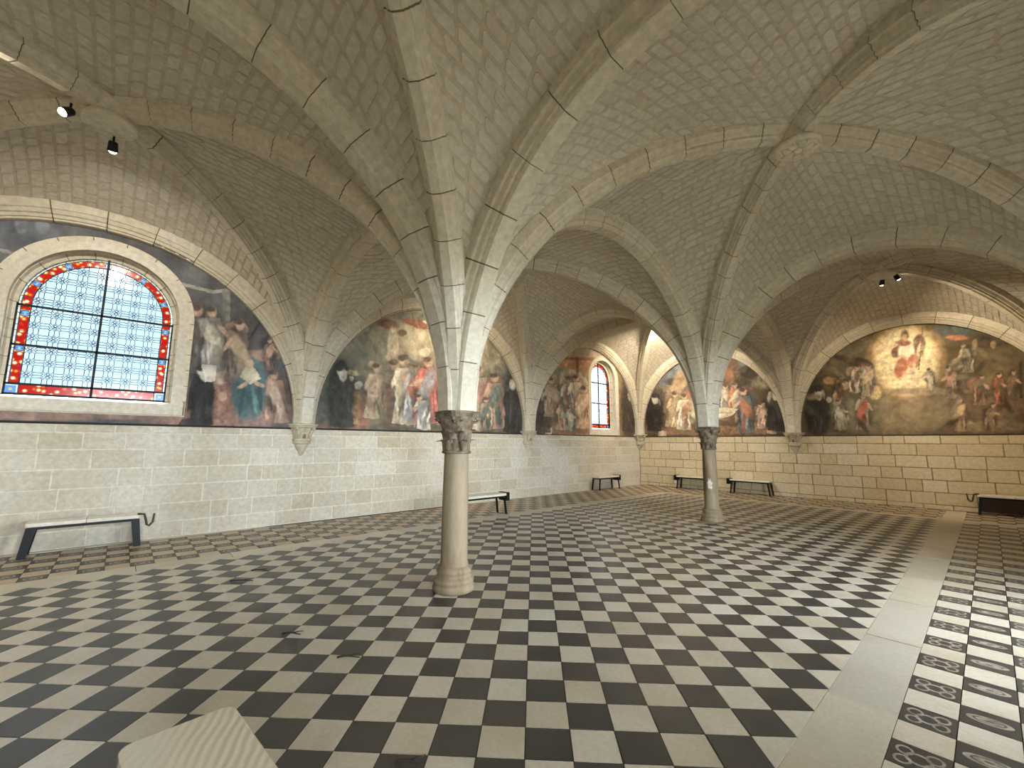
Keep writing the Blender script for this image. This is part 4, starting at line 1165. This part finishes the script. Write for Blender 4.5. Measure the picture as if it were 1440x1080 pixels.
M5 = [E_(1260, 580, 75, 30, (146, 128, 94), 0, 0.7), E_(1215, 575, 30, 30, (120, 116, 90), 0, 0.8), E_(1340, 465, 30, 9, (84, 98, 100), 0, 0.6), E_(1345, 475, 16, 4, (190, 116, 66)), E_(1180, 500, 30, 22, (112, 102, 76), 0, 0.8), E_(1400, 530, 30, 20, (120, 104, 68), 0, 0.8),
      E_(1274, 505, 51, 52, (196, 150, 92), 0, 0.35), E_(1274, 507, 44, 47, (240, 220, 164), 0, 0.3),
      E_(1292, 486, 9, 16, (112, 72, 52)), E_(1262, 492, 8, 12, (104, 58, 44), 30), E_(1274, 494, 11, 15, (226, 206, 176)), E_(1270, 482, 11, 5, (140, 74, 56)), E_(1272, 471, 6, 7, (70, 48, 36)), E_(1272, 474, 3.5, 5, (206, 166, 134)), E_(1253, 488, 10, 3, (220, 190, 156), -25), E_(1292, 496, 3.5, 16, (214, 184, 150), 8),
      E_(1267, 517, 9, 15, (176, 84, 58), 15), E_(1284, 509, 9, 10, (170, 86, 62)), E_(1272, 537, 3.5, 14, (222, 196, 164)), E_(1285, 530, 3.5, 18, (222, 196, 164)), Q_([(1297, 458), (1298.5, 458), (1293, 520), (1291, 520)], (120, 96, 60)),
      E_(1300, 550, 60, 5, (150, 132, 100), 0, 0.6),
      E_(1215, 512, 15, 8, (66, 44, 34), 20), E_(1215, 513, 9, 3, (206, 116, 76), 20), E_(1218, 530, 12, 16, (176, 166, 146)), E_(1200, 524, 10, 8, (190, 160, 130)), E_(1230, 552, 10, 10, (214, 186, 126), 30), E_(1178, 540, 16, 6, (166, 130, 90), 20), E_(1165, 536, 8, 5, (190, 150, 90)), E_(1190, 542, 6, 5, (216, 180, 140)), E_(1213, 572, 5, 8, (172, 72, 56)), E_(1214, 590, 5, 8, (120, 130, 134)),
      E_(1150, 580, 19, 36, BLK, 0, 0.3), E_(1147, 548, 10, 12, BLK), E_(1155, 557, 5, 8, (214, 206, 184)), E_(1177, 565, 5, 6, (222, 214, 194), 30), E_(1166, 562, 4, 4, (200, 190, 170)), E_(1183, 580, 13, 12, (112, 112, 92)), E_(1186, 588, 8, 6, (196, 184, 154)),
      E_(1355, 505, 22, 8, (150, 144, 118), -35), E_(1345, 515, 22, 6, (156, 138, 106), -25), E_(1337, 527, 8, 10, (190, 140, 110)), E_(1309, 530, 12, 7, (150, 140, 116)), E_(1309, 528, 4, 4, PALE), E_(1345, 545, 14, 12, (112, 94, 88)), E_(1375, 540, 14, 12, (160, 112, 84)), E_(1405, 540, 10, 9, (168, 84, 54)), E_(1370, 484, 4, 8, (180, 146, 96)), E_(1397, 485, 4, 6, (170, 140, 92)),
      E_(1352, 572, 14, 12, (110, 84, 74)), E_(1352, 590, 8, 16, (196, 164, 112), 10), E_(1370, 598, 16, 4, (206, 176, 134), 25), E_(1336, 600, 5, 10, (112, 80, 62)), E_(1410, 575, 36, 18, (130, 102, 74), 0, 0.7), E_(1400, 600, 50, 8, (124, 104, 76), 0, 0.6),
      Q_([(1433, 508), (1437, 508), (1438, 560), (1434, 560)], (60, 44, 34))]
def figure(x, y, h, col, second=None, skin=(200, 164, 134), lean=0, arm=1, hair=(70, 52, 40), seed=0):
    """a generic robed figure, feet at (x, y) in photo pixels"""
    r = random.Random(seed or int(x * 7 + y))
    L = lambda c, k: tuple(min(255, max(0, v * k)) for v in c)
    sx = x + lean * 0.1 * h; hx = x + lean * 0.16 * h
    out = [E_(x, y - h * 0.45, h * 0.24, h * 0.5, L(col, 0.5), lean * 6, 0.6)]
    out.append(Q_([(sx - h * 0.13, y - h * 0.8), (sx + h * 0.12, y - h * 0.81), (sx + h * 0.17, y - h * 0.6), (x + h * 0.13, y - h * 0.45), (x + h * 0.2, y), (x + h * 0.02, y + h * 0.02), (x - h * 0.2, y - h * 0.01), (x - h * 0.12, y - h * 0.45), (sx - h * 0.17, y - h * 0.62)], col))
    for k in range(5):
        fx = x + h * (-0.14 + 0.07 * k) + r.uniform(-0.02, 0.02) * h
        out.append(E_(fx, y - h * r.uniform(0.18, 0.4), h * 0.018 + 0.5, h * r.uniform(0.12, 0.26), L(col, r.choice((0.5, 0.6, 1.35, 1.5))), r.uniform(-14, 14), 0.7))
    if second:
        out.append(E_(sx + r.uniform(-.05, .05) * h, y - h * 0.55, h * 0.1, h * 0.27, second, r.uniform(20, 40) * r.choice((-1, 1)), 0.5))
        out.append(E_(x + r.uniform(-.08, .08) * h, y - h * 0.2, h * 0.06, h * 0.2, L(second, 0.8), r.uniform(-12, 12), 0.6))
    out.append(E_(sx - h * 0.14, y - h * 0.66, h * 0.035 + .5, h * 0.15, L(col, 1.2), 18, 0.5))
    if arm:
        out.append(E_(sx + arm * h * 0.17, y - h * 0.6, h * 0.026 + .6, h * 0.12, skin, -arm * r.uniform(30, 70), 0.5))
    out.append(E_(hx, y - h * 0.9, h * 0.062 + .6, h * 0.078 + .6, skin, 0, 0.4))
    out.append(E_(hx - 0.02 * h, y - h * 0.945, h * 0.068 + .5, h * 0.042 + .4, hair, lean * 10, 0.5))
    return out
def crowd(rows):
    out = []
    for row in rows: out += figure(*row)
    return out
WH = (206, 198, 178)
def nun(x, y, h, side=1):
    return figure(x, y, h, BLK, None, (206, 196, 180), 0, 0, BLK) + [E_(x + side * h * 0.03, y - h * 0.83, h * 0.05 + .8, h * 0.1, (200, 192, 174), 0, 0.4), E_(x, y - h * 0.95, h * 0.1, h * 0.05, BLK, 0, 0.5)]
M1 += crowd([(278, 524, 96, (84, 88, 92), (100, 80, 70)), (299, 520, 90, (120, 118, 112), (196, 186, 164), SKIN, 0, 1), (332, 538, 90, (112, 92, 84), (176, 156, 120), SKIN, 0.4, -1), (380, 520, 46, (92, 84, 82), (180, 134, 112)), (392, 594, 74, (146, 108, 86), (196, 168, 140), SKIN, -0.5, -1)])
M1 += [E_(350, 556, 24, 36, (58, 100, 104), 0, 0.3), E_(340, 560, 3, 26, (40, 72, 78), 8), E_(358, 562, 3, 24, (86, 130, 130), -8), E_(366, 556, 3, 22, (40, 74, 80), -4), Q_([(350, 508), (367, 532), (352, 541), (337, 530)], (212, 200, 164)), E_(351, 512, 6, 7, SKIN), E_(343, 541, 10, 3, SKIN, -30), E_(364, 540, 9, 3, SKIN, 22)]
M1 += nun(283, 597, 84) + [Q_([(283, 512), (304, 514), (302, 536), (288, 537)], (214, 206, 190))]
M1 += [Q_([(270 + 40 * k, 0), (271 + 40 * k, 0), (271 + 40 * k, 0), (270 + 40 * k, 0)], BLK) for k in range(0)]
M2 += nun(480, 600, 88) + crowd([(526, 588, 78, (176, 154, 122), (196, 164, 136), SKIN, 0.3, 1), (556, 600, 96, (96, 82, 62), (120, 66, 48)), (570, 596, 98, (192, 180, 152), (210, 188, 150)), (583, 592, 82, (148, 154, 158), (184, 104, 86)), (600, 594, 94, (174, 84, 70), (150, 154, 158), SKIN, 0.2, -1), (596, 604, 50, (190, 184, 170), (150, 156, 160), SKIN, -0.8, -1), (673, 604, 90, (196, 176, 150), (196, 140, 122)), (696, 602, 78, (186, 140, 116), (96, 124, 112), SKIN, 0, -1), (684, 604, 46, (150, 128, 100), (96, 120, 110))]) + nun(724, 608, 82, -1)
M2 += [E_(470 + 37 * k % 260, 470 + (k * 53) % 60, 10, 3, (112, 106, 90), (k * 40) % 90, 0.9) for k in range(14)]
M3 += nun(762, 608, 62) + crowd([(776, 586, 56, (140, 116, 92), (170, 146, 118)), (790, 604, 44, (186, 146, 108), (206, 170, 130), SKIN, 0.6, 1), (800, 588, 60, (160, 162, 150), (170, 92, 84)), (810, 584, 58, (206, 190, 160), (190, 176, 150)), (821, 602, 60, (196, 146, 108), (210, 180, 150)), (803, 606, 34, (104, 122, 110), (200, 190, 160), SKIN, -.6, 1)]) + nun(886, 606, 58)
M4 += nun(920, 606, 52) + crowd([(945, 600, 50, (186, 156, 118), (200, 176, 138), SKIN, 0.5, 1), (962, 604, 52, (204, 190, 158), (176, 120, 84)), (1006, 578, 38, (180, 140, 110)), (1020, 578, 38, (136, 138, 132), (200, 180, 150)), (1033, 578, 40, (176, 106, 66), (216, 202, 172)), (1049, 608, 64, (92, 100, 106), (172, 106, 68), SKIN, -0.4, -1), (1070, 602, 36, (186, 146, 124), (204, 168, 146))]) + nun(1092, 606, 58, -1)
M4 += [Q_([(966, 580), (990, 572), (1020, 573), (1038, 575), (1030, 584), (1004, 592), (980, 590)], (216, 204, 172)), E_(1000, 588, 24, 2, (150, 132, 100), 6), E_(1010, 580, 20, 1.5, (170, 152, 120), 4)]
M5 += nun(1150, 608, 62) + crowd([(1182, 604, 44, (108, 108, 90), (196, 184, 154), SKIN, -0.4, 1), (1214, 604, 54, (150, 136, 116), (172, 76, 58)), (1202, 552, 40, (176, 160, 136), (112, 80, 60), SKIN, 0.6, 1), (1220, 556, 46, (160, 150, 134), (206, 180, 124), SKIN, 0.2, -1), (1178, 562, 34, (150, 116, 82), (120, 80, 60), SKIN, 1, 1), (1309, 548, 30, (140, 132, 110), PALE, SKIN, -.6, -1), (1340, 560, 46, (120, 98, 88), (176, 130, 104), SKIN, -0.8, -1), (1362, 524, 42, (140, 134, 112), (120, 110, 88), SKIN, -1.2, -1), (1378, 570, 44, (150, 108, 82), (96, 84, 72), SKIN, 0.4, 1), (1406, 568, 44, (150, 82, 56), (110, 84, 62)), (1352, 606, 48, (130, 100, 80), (190, 160, 112), SKIN, -.4, -1), (1392, 606, 40, (112, 90, 68), (150, 124, 88), SKIN, 0.8, 1), (1425, 560, 40, (100, 84, 62), (130, 104, 72))])
M5 += [E_(1140 + (k * 67) % 300, 470 + (k * 41) % 130, 12, 4, (60, 54, 40) if k % 2 else (128, 114, 84), (k * 50) % 120 - 60, 0.9) for k in range(40) if not 1215 < 1140 + (k * 67) % 300 < 1330]
G = 1.35
mural('left', -19.05, -12.62, 4.98, MURAL_Z, M1, (84, 84, 86), G, 'grey and slate mural with a teal-robed seated figure around the wide window', WINS[0], 11, 0.014)
mural('left', -12.62, -6.23, 4.98, MURAL_Z, M2, (104, 102, 88), G, 'pale mural of standing robed figures with a black-robed reader at a lectern', None, 12, 0.015)
mural('left', -6.23, 0.0, 4.98, MURAL_Z, M3, (130, 112, 90), G, 'orange-toned crowded mural beside the narrow window', WINS[1], 13)
mural('back', 0.0, 5.38, 4.78, MURAL_Z, M4, (82, 70, 56), G, 'dark brown mural of figures round a long white cloth', None, 14)
mural('back', 5.38, 10.9, 4.78, MURAL_Z, M5, (86, 76, 56), G, 'dark olive mural with a standing figure in a glowing oval', None, 15)

# ------------------------------------------------------------------ benches
def rounded_rect(x0, x1, y0, y1, r, n=5, corners=(1, 1, 1, 1)):
    out = []
    for (cx, cy, a, k) in ((x1 - r, y0 + r, -PI / 2, 0), (x1 - r, y1 - r, 0, 1), (x0 + r, y1 - r, PI / 2, 2), (x0 + r, y0 + r, PI, 3)):
        if corners[k]:
            for i in range(n + 1):
                t = a + PI / 2 * i / n; out.append((cx + r * math.cos(t), cy + r * math.sin(t)))
        else: out.append(((x0, x1)[k in (0, 1)], (y0, y1)[k in (1, 2)]))
    return out

def streaked():
    m, nt, b = nodes_of('scuffed_glossy_seat')
    tc = N(nt, 'ShaderNodeTexCoord').outputs['Object']
    w = N(nt, 'ShaderNodeTexWave'); w.inputs['Scale'].default_value = 9.0; w.inputs['Distortion'].default_value = 2.5; w.inputs['Detail'].default_value = 3
    mp = N(nt, 'ShaderNodeMapping'); mp.inputs['Rotation'].default_value = (0, 0, 2.1); nt.links.new(tc, mp.inputs[0]); nt.links.new(mp.outputs[0], w.inputs[0])
    bp = N(nt, 'ShaderNodeBump'); bp.inputs['Strength'].default_value = 0.3; bp.inputs['Distance'].default_value = 0.005
    nt.links.new(w.outputs['Fac'], bp.inputs['Height']); nt.links.new(bp.outputs[0], b.inputs['Normal'])
    b.inputs['Base Color'].default_value = srgb(196, 186, 164); b.inputs['Roughness'].default_value = 0.12; b.inputs['Specular IOR Level'].default_value = 0.7
    return m
MAT['seat_gloss'] = streaked()

def bench(loc, rotz, L, label, seat='seat', legw=0.045, W=0.34, H=0.46, end=None, endside=1, panel=False):
    t = thing('bench', (loc[0], loc[1], 0), rotz, label=label, cat='bench', group='benches along the walls')
    for k in (0, 1):
        mb = MB()
        x0, x1 = (-L / 2, -0.002) if k == 0 else (0.002, L / 2)
        mb.prism(rounded_rect(x0, x1, -W / 2, W / 2, 0.05, 5, (k, k, 1 - k, 1 - k)), H - 0.05, H)
        soften(mb.build('seat_panel', MAT[seat], t), 0.008, 3)
    mb = MB()
    a, b = L / 2 - 0.05, W / 2 - 0.03
    for sy in (-1, 1): mb.box(-a, a, sy * b - 0.015, sy * b + 0.015, H - 0.088, H - 0.051)
    for sx in (-1, 1): mb.box(sx * a - 0.015, sx * a + 0.015, -b, b, H - 0.088, H - 0.051)
    mb.build('frame', MAT['black'], t)
    for sx in (-1, 1):
        for sy in (-1, 1):
            mb = MB()
            top = Vector((sx * (a - 0.02), sy * b, H - 0.06)); bot = Vector((sx * (a + 0.035), sy * (b + 0.012), 0.0))
            mb.add([(top.x - legw / 2, top.y - .016, top.z), (top.x + legw / 2, top.y - .016, top.z), (top.x + legw / 2, top.y + .016, top.z), (top.x - legw / 2, top.y + .016, top.z),
                    (bot.x - legw * .42, bot.y - .014, 0), (bot.x + legw * .42, bot.y - .014, 0), (bot.x + legw * .42, bot.y + .014, 0), (bot.x - legw * .42, bot.y + .014, 0)],
                   [(0, 1, 2, 3), (7, 6, 5, 4), (0, 4, 5, 1), (1, 5, 6, 2), (2, 6, 7, 3), (3, 7, 4, 0)])
            mb.build('leg', MAT['black'], t)
    if panel:
        mb = MB(); mb.box(-a, a, b - 0.01, b + 0.01, 0.05, H - 0.09); mb.build('back_panel', MAT['iron'], t)
    if end == 'box':
        mb = MB(); x = endside * (L / 2 + 0.05)
        mb.prism(rounded_rect(x - 0.05, x + 0.05, -W / 2 + 0.02, W / 2 - 0.02, 0.02, 3), H - 0.17, H + 0.015); soften(mb.build('end_pouch', MAT['black'], t), 0.01, 2)
    if end == 'hook':
        mb = MB(); x = endside * L / 2
        mb.tube([(x - endside * 0.05, -W / 2 + .02, H + 0.015), (x + endside * 0.03, -W / 2 + .01, H + 0.01), (x + endside * 0.055, -W / 2, H - 0.08), (x + endside * 0.07, -W / 2, H - 0.15), (x + endside * 0.10, -W / 2, H - 0.17), (x + endside * 0.14, -W / 2, H - 0.12), (x + endside * 0.15, -W / 2, H + 0.01)], [0.016] * 6 + [0.012], 8)
        mb.build('hook', MAT['iron'], t, smooth=True)
    return t
# local +y points to the wall
bench((0.30, -15.6), PI / 2, 1.22, 'white-topped bench with a rusty hook, against the wall under the wide window', legw=0.1, end='hook', endside=1)
bench((1.76, -9.32), PI / 2, 1.2, 'white-topped black-legged bench behind the unscarred column', end='box', endside=1)
bench((0.24, -2.6), PI / 2, 1.2, 'white-topped black-legged bench under the narrow window', end='box', endside=1)
bench((2.28, -0.22), 0.0, 1.2, 'white-topped bench at the end wall behind the scarred column', end='box', endside=-1)
bench((4.12, -0.22), 0.0, 1.2, 'white-topped bench at the end wall below the long white cloth mural', end='box', endside=-1)
bench((9.66, -0.28), 0.0, 1.2, 'white-topped bench at the end wall beyond the stone strip', legw=0.06, end='hook', endside=-1, panel=True)
# bench in the open floor
ang = math.atan2(0.05, 0.57)
cx, cy = 7.045 + 0.62 * math.cos(ang) + 0.19 * math.sin(ang), -14.86 + 0.62 * math.sin(ang) - 0.19 * math.cos(ang)
bench((cx, cy), ang, 1.24, 'glossy cream bench top standing free on the chequered floor', W=0.38, seat='seat_gloss')

# ------------------------------------------------------------------ spotlights on the keystones
def spotlight(loc, aim, label, power, size=1.7, col=(1.0, 0.80, 0.55), blend=0.8):
    p = Vector(loc); d = (Vector(aim) - p).normalized()
    t = thing('spotlight', p, label=label, cat='spotlight', group='spotlights on the keystones')
    q = d.to_track_quat('Z', 'Y')
    t.rotation_mode = 'QUATERNION'; t.rotation_quaternion = q
    mb = MB(); mb.lathe([(0.0, -0.06), (0.035, -0.06), (0.045, -0.045), (0.052, 0.04), (0.055, 0.055), (0.047, 0.055), (0.044, 0.035), (0.0, 0.035)], 20)
    mb.build('housing', MAT['black'], t, smooth=False)
    mb = MB(); mb.lathe([(0.0, 0.085), (0.025, 0.08), (0.042, 0.062), (0.046, 0.045)], 20); mb.build('lens', MAT['lens'], t)
    mb = MB(); iq = q.inverted()
    up = iq @ Vector((0, 0, 1))
    mb.tube([Vector((0, 0, -0.03)), Vector((0, 0, -0.03)) + up * 0.1], 0.012, 8); mb.build('bracket', MAT['black'], t)
    l = bpy.data.lights.new('spot_beam', 'SPOT'); l.energy = power; l.color = col; l.spot_size = size; l.spot_blend = blend; l.shadow_soft_size = 0.05
    lo = bpy.data.objects.new('spot_beam', l); COL.objects.link(lo); lo.parent = t
    lo.location = (0, 0, 0.11); lo.rotation_euler = (PI, 0, 0)
    lo['kind'] = 'helper'
    return t
b = BOSS[(0, 2)]
spotlight((b[0] + 0.12, b[1] - 0.34, Z_DIAG - 0.16), (4.6, -19, 2.0), 'black spotlight on the keystone by the wide window, facing the hidden end wall', 240, 2.4, (1.0, 0.88, 0.7))
spotlight((b[0] - 0.2, b[1] + 0.04, Z_DIAG - 0.22), (0.0, b[1] + 0.1, 2.2), 'black spotlight on the keystone by the wide window, facing the glass', 230, 2.6, (1.0, 0.93, 0.82))
b = BOSS[(1, 0)]
spotlight((b[0] + 0.22, b[1] + 0.25, Z_DIAG - 0.1), (9.6, -0.2, 2.6), 'bright spotlight on the keystone facing the glowing oval mural', 420)
spotlight((b[0] - 0.05, b[1] + 0.42, Z_DIAG - 0.10), (7.0, 0, 2.0), 'low slim spotlight on the keystone facing the end wall', 260)
b = BOSS[(0, 0)]
spotlight((b[0] - 0.1, b[1] + 0.33, Z_DIAG - 0.03), (1.2, 0, 3.1), 'bright spotlight on the keystone of the corner bay', 750, 2.7, (1.0, 0.84, 0.62))
b = BOSS[(0, 1)]
spotlight((b[0] - 0.33, b[1] - 0.05, Z_DIAG - 0.03), (0, -9.0, 3.4), 'spotlight on the middle keystone facing the pale mural', 380)

# ------------------------------------------------------------------ twigs on the floor
def twig(x, y, ang, l, label):
    t = thing('twig', (x, y, 0.004), ang, label=label, cat='twig', group='dry twigs on the tiles')
    mb = MB(); pts = [(s * l - l / 2, 0.01 * math.sin(s * 5), 0.006 + 0.006 * math.sin(s * 3)) for s in [k / 6 for k in range(7)]]
    mb.tube(pts, [0.004 + 0.004 * (1 - k / 6) for k in range(7)], 6); mb.build('stem', MAT['twig'], t, smooth=True)
    mb = MB(); mb.tube([pts[3], (pts[3][0] + 0.04, 0.03, 0.012), (pts[3][0] + 0.07, 0.06, 0.006)], [0.005, 0.004, 0.003], 6); mb.build('side_shoot', MAT['twig'], t, smooth=True)
for x, y, a, l, lb in ((3.467, -14.155, 0.9, 0.26, 'long dark twig on the chequered tiles before the bench with the rusty hook'),
                       (3.138, -13.906, 0.9, 0.2, 'shorter dark twig beside the long one, towards the tile border'),
                       (5.323, -14.128, 0.8, 0.16, 'small twig lying between the unscarred column and the free-standing bench'),
                       (6.024, -13.926, 0.9, 0.17, 'small forked twig crossing a cream tile beyond the free-standing bench'),
                       (7.281, -14.115, 0.8, 0.14, 'small twig on a dark tile beside the free-standing bench')):
    twig(x, y, a, l, lb)
